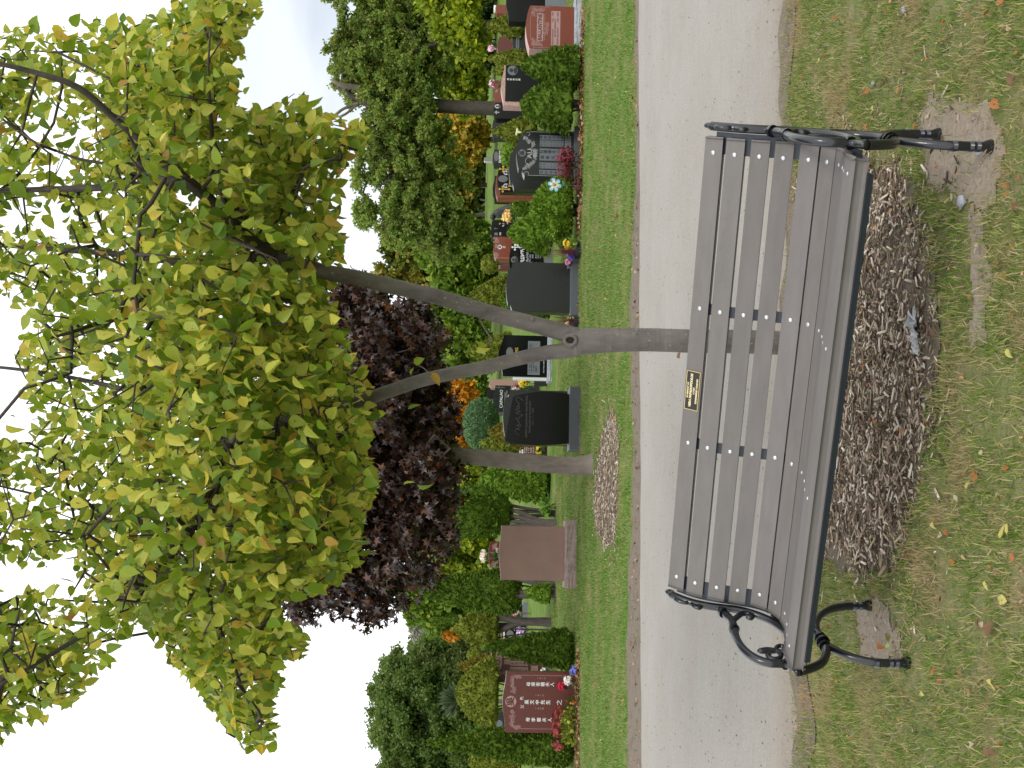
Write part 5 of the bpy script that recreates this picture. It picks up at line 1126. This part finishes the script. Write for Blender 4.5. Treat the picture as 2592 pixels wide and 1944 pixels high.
MAIN = [(-260, 60), (0, 70), (50, 45), (110, 75), (150, 40), (210, 35), (290, 45), (350, 15), (420, -20), (500, -30), (556, 0), (560, 25), (528, 55), (500, 90), (530, 125), (480, 140), (528, 170), (535, 210), (500, 230), (565, 235), (640, 195), (690, 235), (740, 262), (806, 285), (790, 325), (745, 345), (722, 400), (735, 470), (735, 540), (722, 600), (700, 640), (728, 680), (705, 715), (770, 740), (760, 790), (800, 850), (815, 900), (790, 930), (775, 965), (812, 1030), (795, 1080), (770, 1140), (788, 1190), (745, 1240), (700, 1270), (640, 1290), (585, 1290), (610, 1340), (655, 1380), (650, 1425), (590, 1425), (600, 1480), (565, 1520), (600, 1600), (540, 1640), (480, 1570), (425, 1500), (365, 1430), (330, 1370), (285, 1330), (270, 1380), (215, 1440), (170, 1500), (80, 1560), (0, 1610), (-260, 1640)]
HOLES = [[(-260, 655), (-10, 650), (60, 660), (75, 700), (35, 770), (60, 820), (50, 870), (80, 920), (30, 960), (-10, 940), (-260, 950)], [(-60, 1215), (50, 1220), (120, 1200), (160, 1215), (190, 1260), (140, 1295), (80, 1270), (20, 1300), (-60, 1330)], [(555, 60), (600, 70), (600, 190), (550, 225), (500, 222)],
         [(70, 420), (160, 440), (150, 520), (70, 500)], [(90, 350), (150, 330), (160, 380), (100, 395)], [(10, 440), (60, 450), (55, 505), (5, 500)], [(60, 250), (120, 240), (130, 300), (70, 310)], [(380, 395), (440, 440), (420, 470), (370, 430)], [(305, 690), (340, 700), (330, 740), (300, 730)]]
g = np.random.default_rng(77); cand = []
while len(cand) < 2350:
    X = g.uniform(-300, 800); Y = g.uniform(-30, 1640)
    if not in_poly([X], [Y], MAIN)[0]: continue
    if any(in_poly([X], [Y], h)[0] for h in HOLES): continue
    e2 = ((X - 330) / 620) ** 2 + ((Y - 820) / 900) ** 2; half = 1.25 * math.sqrt(max(.10, 1 - e2)); D = 4.95 + g.uniform(-1, 1) * half
    if X < 260 and g.random() < .42: continue
    if Y < 330 and g.random() < .25: continue
    if D < 3.6: continue
    if X > 620 and g.random() < .25: continue
    p = atd(X - 8, Y, D)
    cand.append(p)
cand = np.array(cand)
TW = TB(); dirs = grow(TW, nodes, .012, cand, .0017, .0014, .22, 5, 5, .16)
# knot and branch scars
T.tube(smooth_path([tuple(atd(1232, 735, 4.945) + np.array([math.cos(a) * .022, -.004, math.sin(a) * .026])) for a in np.linspace(0, 2 * math.pi, 13)], 2), .0085, 8)
for (X, Y) in ((1150, 688), (985, 643), (1375, 722), (1050, 668), (900, 618), (1320, 750)):
    c = atd(X, Y, 4.965); T.tube([c, c + np.array([0, -.012, .004])], [.012, .007], 8)
tw = smooth_path([atd(1035, 688, 5.0), atd(1048, 712, 4.9), atd(1062, 735, 4.85), atd(1050, 745, 4.82)], 4); T.tube(tw, .003, 5)
tw2 = smooth_path([atd(960, 806, 5.0), atd(940, 815, 4.9), atd(915, 795, 4.85), atd(905, 790, 4.8)], 4); T.tube(tw2, .0025, 5)
inv = Matrix.Translation((-0.22, -5.0, 0))
def local(o): o.data.transform(inv); return o
local(T.obj('trunk', MAT['bark'], tree)); local(TL.obj('branches', MAT['limb'], tree)); local(TW.obj('twigs', MAT['twig'], tree))
bm = bmesh.new(); bmesh.ops.create_uvsphere(bm, u_segments=14, v_segments=8, radius=1); c = atd(1232, 735, 4.945)
for q in bm.verts: q.co = Vector((c[0] - .22 + q.co.x * .018, c[1] - 5.0 + q.co.y * .006 + .002, c[2] + q.co.z * .022))
bm_obj('knot_hole', bm, plain('knot_dark', (.03, .018, .012), .9), tree, smooth=True)  # darkness of the knot's cavity comes from this dark solid oval
# leaves
LP = []; LD = []; LN = []; LS = []
def twig_leaves(p, dr, n, spread=.17):
    for j in range(n):
        s = g.normal(size=3) * spread * [.6, .6, .55]; q = p + s - dr * g.uniform(0, .12)
        d = np.array([g.normal(0, .55), g.normal(0, .55), -.85 + abs(g.normal(0, .5))]) + dr * .35
        LP.append(q); LD.append(d); LN.append(np.array([g.normal(0, 1.0), -.7 + g.normal(0, .7), .5 + g.normal(0, .6)])); LS.append(g.uniform(.040, .074))
for p, dr in zip(cand, dirs):
    V_, Y_ = project(p); X_ = V_[0] / 1.1718; n = g.integers(12, 19) if X_ > 330 else g.integers(9, 14) if X_ > 230 else g.integers(6, 11)
    twig_leaves(p, dr, n, .13)
for (X, Y, D) in ((905, 792, 4.8), (915, 860, 4.9), (912, 865, 4.9), (950, 815, 4.85), (1052, 740, 4.8), (1048, 748, 4.82)):
    twig_leaves(atd(X - 6, Y, D), np.array([0, 0, -1.0]), 2, .03)
LP = np.array(LP); Vp, Yp = project(LP + np.array(LD) * .03); Xp = Vp / 1.1718; Yp = Yp / 1.1718
ok = in_poly(Xp, Yp, [(x + (10 if x > 0 else 0), y) for x, y in MAIN]) | (Xp > 880) | (g.random(len(LP)) < .0)
for h in HOLES: ok &= ~(in_poly(Xp, Yp, h) & (g.random(len(LP)) < .85))
for q in LIMBS:
    vq, yq = project(q); xq = vq / 1.1718; yq = yq / 1.1718
    d2 = ((Xp[:, None] - xq[None]) ** 2 + (Yp[:, None] - yq[None]) ** 2); j = d2.argmin(1)
    ok &= ~((d2.min(1) < 24 ** 2) & (LP[:, 1] < q[j, 1]) & (g.random(len(LP)) < .62))
LP = LP[ok]; LD = np.array(LD)[ok]; LN = np.array(LN)[ok]; LS = np.array(LS)[ok]
b, dd, nr = basis(LD, LN); Ta, Fa = leaf_template(.34, .09, .14); Tb, Fb = leaf_template(.30, .20, .30); parts = []
h = g.random(len(LP)) < .62
for sel, TT, FF in ((h, Ta, Fa), (~h, Tb, Fb)):
    parts.append(instance(TT, FF, LP[sel], b[sel], dd[sel], nr[sel], LS[sel]))
V, Fs = join(parts)
lm = leaf_mat('tree_leaf', [(0, (.07, .15, .012)), (.2, (.16, .27, .016)), (.45, (.30, .385, .04)), (.7, (.46, .49, .07)), (.88, (.64, .60, .10)), (.97, (.66, .50, .06)), (1, (.35, .15, .04))], .46, spots=(60, (.22, .11, .02), .66), rough=.45, vary=(1.4, (.10, .17, .015), .52, .75), spec=.35)
local(link('leaves', npmesh('leaves', V, Fs, True), lm, tree))

# ------------------------------------------------------------------ other trees
def ell(v, y, rv, ry, D, rd=None): 
    c = at(v, y, D); k = D / F_PX; return (c, np.array([ry * k, (rd or (rv + ry) / 2 * k), rv * k]))
def crowntree(name, label, trunk, ells, n, size, mat, tr_r, seed=0, clump=None, shell=.55, nb=60, group=None, template='clump', cat='tree', barkm='darkbark', twig_r=(.02, .02), lumpn=0, droop=0):
    """trunk: list of (v, y, D, r). ells: ellipsoids (centre, radii)"""
    g = np.random.default_rng(seed); v0, y0, D0, r0 = trunk[0]; b0 = at(v0, y0, D0); zg = zt(b0[0], D0)
    e = empty(name, (b0[0], D0, zg), 0, label, cat, group); org = np.array([b0[0], D0, zg])
    P = np.array([at(v, y, D) for v, y, D, r in trunk]); P[0][2] = zg - .05; Rr = np.array([t[3] for t in trunk]); Q = smooth_path(np.column_stack([P, Rr]), 5)
    T = TB(); T.tube(Q[:, :3] - org, Q[:, 3], 12)
    vols = np.array([np.prod(r) for c, r in ells]); pr = vols ** .7; pr = pr / pr.sum()
    def pts(m, sh):
        out = []
        w = g.choice(len(ells), m, p=pr); d = unit(g.normal(size=(m, 3))); rr = g.random(m) ** sh
        for i in range(m): out.append(ells[w[i]][0] + d[i] * rr[i] * ells[w[i]][1])
        return np.array(out), d
    tips, _ = pts(nb, .45); 
    dirs = grow(T, list(Q[len(Q) // 2:, :3] - org), tr_r, tips - org, twig_r[0], twig_r[1], .25, seed, 5, max(.5, size * 3))
    T.obj('trunk', MAT[barkm], e)
    # foliage gathered in irregular tufts
    nt_ = clump or max(40, n // 26); C, dC = pts(nt_, shell * .6); rt = np.median([r.mean() for c, r in ells]) * .17
    w = g.integers(0, nt_, n); off = g.normal(size=(n, 3)); off = unit(off) * (g.random(n) ** .5)[:, None] * rt * g.uniform(.6, 1.5, n)[:, None]; off[:, 2] *= .75
    X = C[w] + off; X = X[X[:, 2] > zt(0, D0) + .05]; n = len(X)
    if template == 'clump': TT, FF = clump_template(5, seed + 2)
    elif template == 'maple': TT, FF = maple_template()
    else: TT, FF = quad_template()
    d = g.normal(size=(n, 3)) + [0, 0, -droop]; nn = g.normal(size=(n, 3)) + [0, -.5, .6]; b, dd, nr = basis(d, nn)
    V, Fq = instance(TT, FF, X - org, b, dd, nr, size * g.uniform(.6, 1.3, n))
    link('crown', npmesh('crown', V, Fq), mat, e); return e
M_PUR = leaf_mat('purple_maple_leaf', [(0, (.014, .007, .005)), (.5, (.030, .013, .009)), (.8, (.052, .021, .013)), (.93, (.10, .034, .015)), (1, (.18, .07, .02))], .15, rough=.38, spec=.6)
M_OAK = leaf_mat('oak_leaf', [(0, (0.102, 0.182, 0.031)), (.5, (0.192, 0.301, 0.055)), (.85, (0.314, 0.410, 0.094)), (.97, (0.426, 0.419, 0.109)), (1, (0.800, 0.364, 0.094))], .45, vary=(.35, (.10, .13, .03), .5, .8))
M_DK = leaf_mat('dark_leaf', [(0, (0.037, 0.074, 0.014)), (.6, (0.076, 0.133, 0.024)), (1, (0.143, 0.203, 0.045))], .15, vary=(.3, (.07, .09, .03), .5, .8))
M_LEFT = leaf_mat('left_tree_leaf', [(0, (0.060, 0.116, 0.022)), (.6, (0.102, 0.178, 0.036)), (1, (0.186, 0.248, 0.061))], .4, vary=(.3, (.13, .14, .05), .5, .8))
M_YG = leaf_mat('yellow_green_leaf', [(0, (0.138, 0.221, 0.012)), (.6, (0.289, 0.372, 0.016)), (1, (0.524, 0.524, 0.030))], .3, vary=(.6, (.08, .13, .015), .45, .7))
M_YEL = leaf_mat('yellow_leaf', [(0, (0.253, 0.230, 0.020)), (.6, (0.483, 0.345, 0.030)), (1, (0.632, 0.391, 0.040))], .3, vary=(.6, (.13, .15, .02), .5, .72))
M_ORG = leaf_mat('orange_leaf', [(0, (.40, .13, .008)), (.6, (.62, .24, .012)), (1, (.70, .36, .03))], .35)
M_MIX = leaf_mat('turning_leaf', [(0, (0.084, 0.132, 0.015)), (.5, (0.168, 0.204, 0.020)), (.8, (0.324, 0.264, 0.030)), (1, (0.480, 0.264, 0.040))], .25, vary=(.5, (.06, .10, .015), .45, .7))
M_MG = leaf_mat('mid_green_leaf', [(0, (0.078, 0.151, 0.015)), (.6, (0.156, 0.254, 0.024)), (1, (0.273, 0.355, 0.033))], .25)
M_BLUE = leaf_mat('blue_spruce_needle', [(0, (.05, .08, .075)), (1, (.10, .15, .15))], 0)
M_PALE = leaf_mat('pale_grey_leaf', [(0, (.22, .22, .16)), (1, (.36, .35, .27))], .2)

crowntree('purple_maple', 'purple maple with grey trunk and dark crown in the bed across the lane', [(1508, 1176, 15.1, .185), (1488, 1177, 15.1, .140), (1440, 1179, 15.1, .120), (1380, 1175, 15.08, .116), (1300, 1167, 15.05, .114), (1200, 1157, 15.0, .110), (1120, 1148, 14.95, .104), (1000, 1138, 14.9, .085), (850, 1130, 14.9, .06)],
    [ell(960, 1120, 190, 340, 14.9, 1.9), ell(1010, 880, 145, 130, 14.6, 1.2), ell(1020, 1330, 130, 200, 14.8, 1.4), ell(1080, 1200, 90, 300, 14.9, 1.5), ell(900, 1480, 150, 110, 14.9, .9), ell(780, 1250, 200, 250, 15.0, 1.5), ell(780, 1480, 130, 100, 14.9, .8), ell(930, 760, 70, 70, 14.8, .7), ell(1060, 830, 60, 100, 14.7, .8), ell(700, 1050, 150, 250, 15.2, 1.3), ell(900, 800, 110, 110, 15, 1.0), ell(960, 950, 150, 200, 15, 1.6), ell(880, 1250, 170, 240, 15, 1.6), ell(850, 1000, 160, 240, 15, 1.4), ell(1075, 1140, 75, 150, 14.8, 1.3)],
    52000, .125, M_PUR, .05, 31, clump=2200, shell=1.0, nb=110, template='maple', barkm='bark2', twig_r=(.006, .006), droop=.6)
OK = 45
crowntree('oak_tree', 'big green oak with thick trunk at the right behind the headstones', [(1275, 274, OK, .33), (1240, 274, OK, .29), (1180, 272, OK, .28), (1110, 268, OK, .29), (1060, 262, OK, .30), (1000, 262, OK, .22), (930, 262, OK, .15), (850, 215, OK, .12)],
    [ell(960, 100, 110, 130, OK), ell(920, 190, 90, 90, OK), ell(1010, 230, 100, 150, OK), ell(980, 330, 90, 90, OK), ell(1010, 430, 80, 100, OK), ell(1060, 530, 90, 80, OK), ell(1000, 560, 70, 80, OK), ell(1060, 120, 90, 170, OK), ell(1070, 380, 90, 130, OK), ell(940, -60, 130, 130, OK), ell(1120, 480, 70, 110, OK), ell(935, 440, 45, 60, OK), ell(930, 540, 35, 50, OK), ell(1130, 600, 80, 70, OK), ell(1060, -90, 110, 120, OK), ell(860, 130, 40, 50, OK)],
    62000, .15, M_OAK, .16, 32, clump=1900, shell=.9, nb=150, twig_r=(.022, .016))
T_ = TB()
far = []
crowntree('maple_tree', 'bright yellow green maple under the right end of the oak', [(1290, 60, 40, .15), (1230, 60, 40, .13), (1150, 60, 40, .10)], [ell(1160, 40, 60, 90, 40), ell(1185, 90, 45, 60, 40), ell(1130, -30, 80, 90, 40)], 5500, .24, M_YG, .08, 41, nb=30, clump=170)
crowntree('maple_tree', 'yellow green maple right of the oak trunk', [(1285, 215, 52, .16), (1240, 208, 52, .14), (1190, 190, 52, .12)], [ell(1165, 200, 60, 75, 52), ell(1190, 240, 45, 50, 52), ell(1130, 170, 50, 60, 52)], 4800, .30, M_YG, .10, 42, nb=30, clump=150)
crowntree('maple_tree', 'golden yellow maple left of the oak trunk', [(1270, 355, 58, .16), (1200, 350, 58, .12)], [ell(1175, 350, 55, 70, 58), ell(1190, 310, 40, 40, 58), ell(1140, 330, 50, 50, 58)], 4800, .32, M_YEL, .10, 43, nb=30, clump=150)
crowntree('maple_tree', 'loose golden maple above the black and gold headstone', [(1262, 470, 75, .16), (1200, 465, 75, .12)], [ell(1165, 470, 45, 80, 75), ell(1185, 440, 30, 50, 75), ell(1150, 540, 45, 55, 75)], 4300, .40, M_MIX, .10, 44, nb=30, clump=140)
crowntree('dark_tree', 'dark leafy tree at the right between the yellow maples', [(1270, 130, 62, .2), (1200, 130, 62, .15)], [ell(1195, 140, 55, 110, 62), ell(1200, 20, 50, 90, 62), ell(1130, 60, 70, 140, 62)], 6500, .38, M_DK, .14, 45, nb=20, clump=220)
crowntree('green_tree', 'tall turning tree with yellow top right of the forked trunk', [(1262, 720, 60, .2), (1190, 715, 60, .16), (1100, 705, 60, .12)], [ell(1110, 700, 120, 100, 60), ell(1040, 670, 90, 70, 60), ell(1020, 610, 60, 50, 60), ell(1160, 770, 80, 100, 60)], 8500, .36, M_MIX, .12, 46, nb=50, clump=260)
crowntree('green_tree', 'dark green tree filling the gap beside the forked trunk', [(1262, 640, 54, .2), (1200, 640, 54, .15)], [ell(1190, 640, 60, 90, 54), ell(1170, 740, 70, 90, 54), ell(1120, 620, 60, 60, 54)], 7000, .34, M_MG, .12, 47, nb=30, clump=220)
crowntree('dark_tree', 'dark shadowy tree beyond the grass strip at the far end', [(1250, 430, 95, .22), (1200, 430, 95, .2)], [ell(1200, 410, 30, 60, 95), ell(1175, 500, 45, 90, 95), ell(1195, 580, 35, 60, 95)], 4500, .55, M_DK, .14, 48, nb=20, clump=150)
crowntree('orange_maple', 'small bright orange maple above the blue green ball shrub', [(1262, 1045, 40, .10), (1200, 1045, 40, .08)], [ell(1150, 1040, 40, 75, 40), ell(1175, 1000, 32, 45, 40), ell(1160, 1100, 38, 45, 40)], 3800, .22, M_ORG, .05, 49, nb=20, clump=110)
crowntree('green_tree', 'yellow green tree showing under the left half of the maple crown', [(1262, 1230, 45, .16), (1200, 1230, 45, .12)], [ell(1180, 1220, 50, 90, 45), ell(1165, 1310, 45, 80, 45), ell(1195, 1390, 45, 80, 45), ell(1130, 1440, 60, 80, 45)], 7500, .28, M_YG, .10, 50, nb=30, clump=230)
crowntree('green_tree', 'mid green tree behind the top of the wide arborvitae', [(1262, 1510, 50, .16), (1150, 1510, 50, .12)], [ell(1090, 1530, 80, 60, 50), ell(1050, 1490, 60, 50, 50), ell(1150, 1480, 70, 80, 50), ell(1120, 1570, 60, 30, 50)], 6000, .30, M_MG, .10, 51, nb=30, clump=190)
crowntree('green_tree', 'green tree behind the tall olive shrubs in the middle distance', [(1262, 900, 50, .18), (1200, 900, 50, .12)], [ell(1190, 880, 60, 90, 50), ell(1190, 980, 55, 70, 50), ell(1150, 820, 60, 70, 50), ell(1195, 1110, 50, 70, 50)], 6500, .32, M_MG, .10, 52, nb=20, clump=190)
LF = 60
crowntree('big_tree', 'massive rounded dark green tree on the left skyline', [(1255, 1790, LF, .45), (1180, 1790, LF, .4), (1080, 1790, LF, .3), (1000, 1790, LF, .15)], [ell(1060, 1780, 125, 150, LF), ell(1050, 1900, 115, 110, LF), ell(1130, 1680, 80, 80, LF), ell(1110, 1620, 40, 40, LF), ell(1160, 1850, 70, 170, LF), ell(1080, 2020, 120, 110, LF), ell(1170, 1620, 50, 80, LF)],
    62000, .20, M_LEFT, .25, 53, clump=1300, shell=.8, nb=80, twig_r=(.03, .02))
crowntree('blue_spruce', 'blue grey spruce beside the big dark tree', [(1255, 1592, 75, .2), (1150, 1592, 75, .14), (1085, 1592, 75, .06)], [ell(1150, 1592, 60, 22, 75), ell(1110, 1592, 40, 14, 75)], 1800, .40, M_BLUE, .05, 54, nb=20, clump=90)
crowntree('pale_tree', 'thin pale grey tree on the skyline behind the spruce', [(1255, 1618, 90, .2), (1100, 1615, 90, .1), (1050, 1612, 90, .05)], [ell(1075, 1612, 35, 28, 90), ell(1060, 1590, 22, 20, 90)], 650, .34, M_PALE, .04, 55, nb=90, clump=90, barkm='brownrock', twig_r=(.02, .01))
crowntree('orange_maple', 'small orange and yellow tree beyond the olive cedar at the left', [(1255, 1600, 50, .1), (1170, 1600, 50, .07)], [ell(1140, 1600, 22, 20, 50)], 700, .22, M_ORG, .04, 56, nb=12, clump=30)
# snapped limb sticking out of the oak
T_ = TB(); T_.tube(smooth_path([at(910, 222, 44.5), at(870, 216, 44.3), at(850, 208, 44.2), at(836, 200, 44.1)], 4), [.11] * 6 + [.08] * 4 + [.04, .02, .01], 8)
T_.tube(smooth_path([at(905, 262, 44.5), at(870, 275, 44.3), at(850, 290, 44.2), at(845, 292, 44.2)], 4), .06, 6); T_.tube(smooth_path([at(905, 262, 44.5), at(880, 285, 44.3), at(858, 297, 44.2)], 4), .05, 6)
br = T_.obj('broken_limb', MAT['bark2']); oak = [o for o in bpy.data.objects if o.name == 'oak_tree'][0]; br.parent = oak; br.data.transform(Matrix.Translation(-oak.location))
# palm-like tufted plant
g = np.random.default_rng(8); p = at(1160, 1775, 26); e = empty('tufted_pine', (p[0], 26, 0), 0, 'spiky tufted grey green plant sticking up above the topiary cedar', 'tree'); n = 520
u = g.uniform(-1.25, 1.25, n); w = g.uniform(-1, 1, n); d = np.column_stack([np.sin(u), np.sin(w) * .6, np.cos(u)]) + g.normal(0, .12, (n, 3)); b, dd, nr = basis(d, g.normal(size=(n, 3)))
V, Fq = instance(*quad_template(.05), np.tile([0, 0, p[2]], (n, 1)) + unit(d) * g.uniform(0, .28, n)[:, None], b, dd, nr, g.uniform(.12, .26, n)); link('crown', npmesh('crown', V, Fq), leaf_mat('grey_green_needle', [(0, (.06, .10, .045)), (1, (.16, .20, .10))], .1), e)
T_ = TB(); T_.tube([(0, 0, 0), (.02, 0, p[2])], .05, 8); T_.obj('trunk', MAT['darkbark'], e)
# distant wood
g = np.random.default_rng(9); n = 30000; x = g.uniform(-75, 75, n); y = 118 + g.normal(0, 4, n) + 0.0 * x; hmax = 5.2 + 2.0 * vn2(x, np.zeros(n), .12, 4) + 1.2 * vn2(x, np.zeros(n), .5, 5); z = 1.35 + g.random(n) ** .7 * np.maximum(hmax, 3)
TT, FF = clump_template(5, 4); d = g.normal(size=(n, 3)); b, dd, nr = basis(d, g.normal(size=(n, 3))); V, Fq = instance(TT, FF, np.column_stack([x, y, z]), b, dd, nr, g.uniform(.5, 1.1, n))
tag(link('far_wood', npmesh('far_wood', V, Fq), M_DK), 'distant belt of dark trees closing the view beyond the graves', 'wood', kind='stuff')
# far lane, shed, post and small markers beyond the grass
V = np.array([(-75, 96.5, zt(0, 96.5) + .03), (75, 104, zt(0, 104) + .03), (75, 106.2, zt(0, 106.2) + .03), (-75, 98.7, zt(0, 98.7) + .03)])
tag(link('far_path', npmesh('far_path', V, [np.array([(0, 1, 2, 3)])]), plain('pale_path', (.55, .53, .50), .9, var=.08, scale=3)), kind='structure')
p = at(1240, 540, 108); e = empty('shed', (p[0], 109, zt(0, 109)), 0, 'small grey shed with slatted front beyond the far path', 'shed')
bm = bmesh.new(); add_box(bm, -2.0, 2.0, 0, 2.5, 0, 1.7)
bm_obj('wall', bm, plain('grey_cladding', (.16, .17, .18), .7, var=.2, scale=2), e)
bm = bmesh.new(); add_box(bm, -2.2, 2.2, -.3, 2.8, 1.702, 1.9); bm_obj('roof', bm, MAT['greydark'], e)
bm = bmesh.new()
for i in range(9): add_box(bm, -1.8 + i * .42, -1.55 + i * .42, -.05, -.002, .1, 1.6)
bm_obj('slats', bm, MAT['greydark'], e)
for (v0, v1, y, D, lab) in ((1219, 1236, 507, 80, 'thin black post crossing the pale far path'), (1221, 1246, 474, 78, 'slim dark post at the right of the far path')):
    p = at(v1, y, D); H_ = at(v0, y, D)[2] - zt(0, D); e = empty('post', (p[0], D, zt(0, D)), 0, lab, 'post'); T_ = TB(); T_.tube([(0, 0, 0), (0, 0, H_)], .05, 8); T_.obj('pole', MAT['iron'], e); T_ = TB(); T_.tube([(0, 0, H_), (0, 0, H_ + .06)], [.07, .03], 8); T_.obj('cap', MAT['iron'], e)
for i, (v, y, w_, h_, D, lab, m_) in enumerate(((1229, 403, 10, 8, 60, 'small white grave marker with dark marks under the dark tree', 'white'),)):
    s = stone(lab, y - w_ / 2, y + w_ / 2, v - h_ / 2, v + 8, D, 'arc', 2, .3, m_)
for (y, D, r, lab) in ((580, 70, .14, 'dark slim tree trunk crossing the far path'), (616, 72, .12, 'leaning thin trunk at the left end of the far path'), (545, 85, .16, 'grey trunk standing on the far grass')):
    crowntree('slim_tree', lab, [(1238, y, D, r), (1215, y - 2, D, r * .9), (1180, y + 6, D, r * .7)], [ell(1150, y + 10, 40, 45, D)], 1300, .40, M_MG, .05, int(y), nb=25, clump=45)
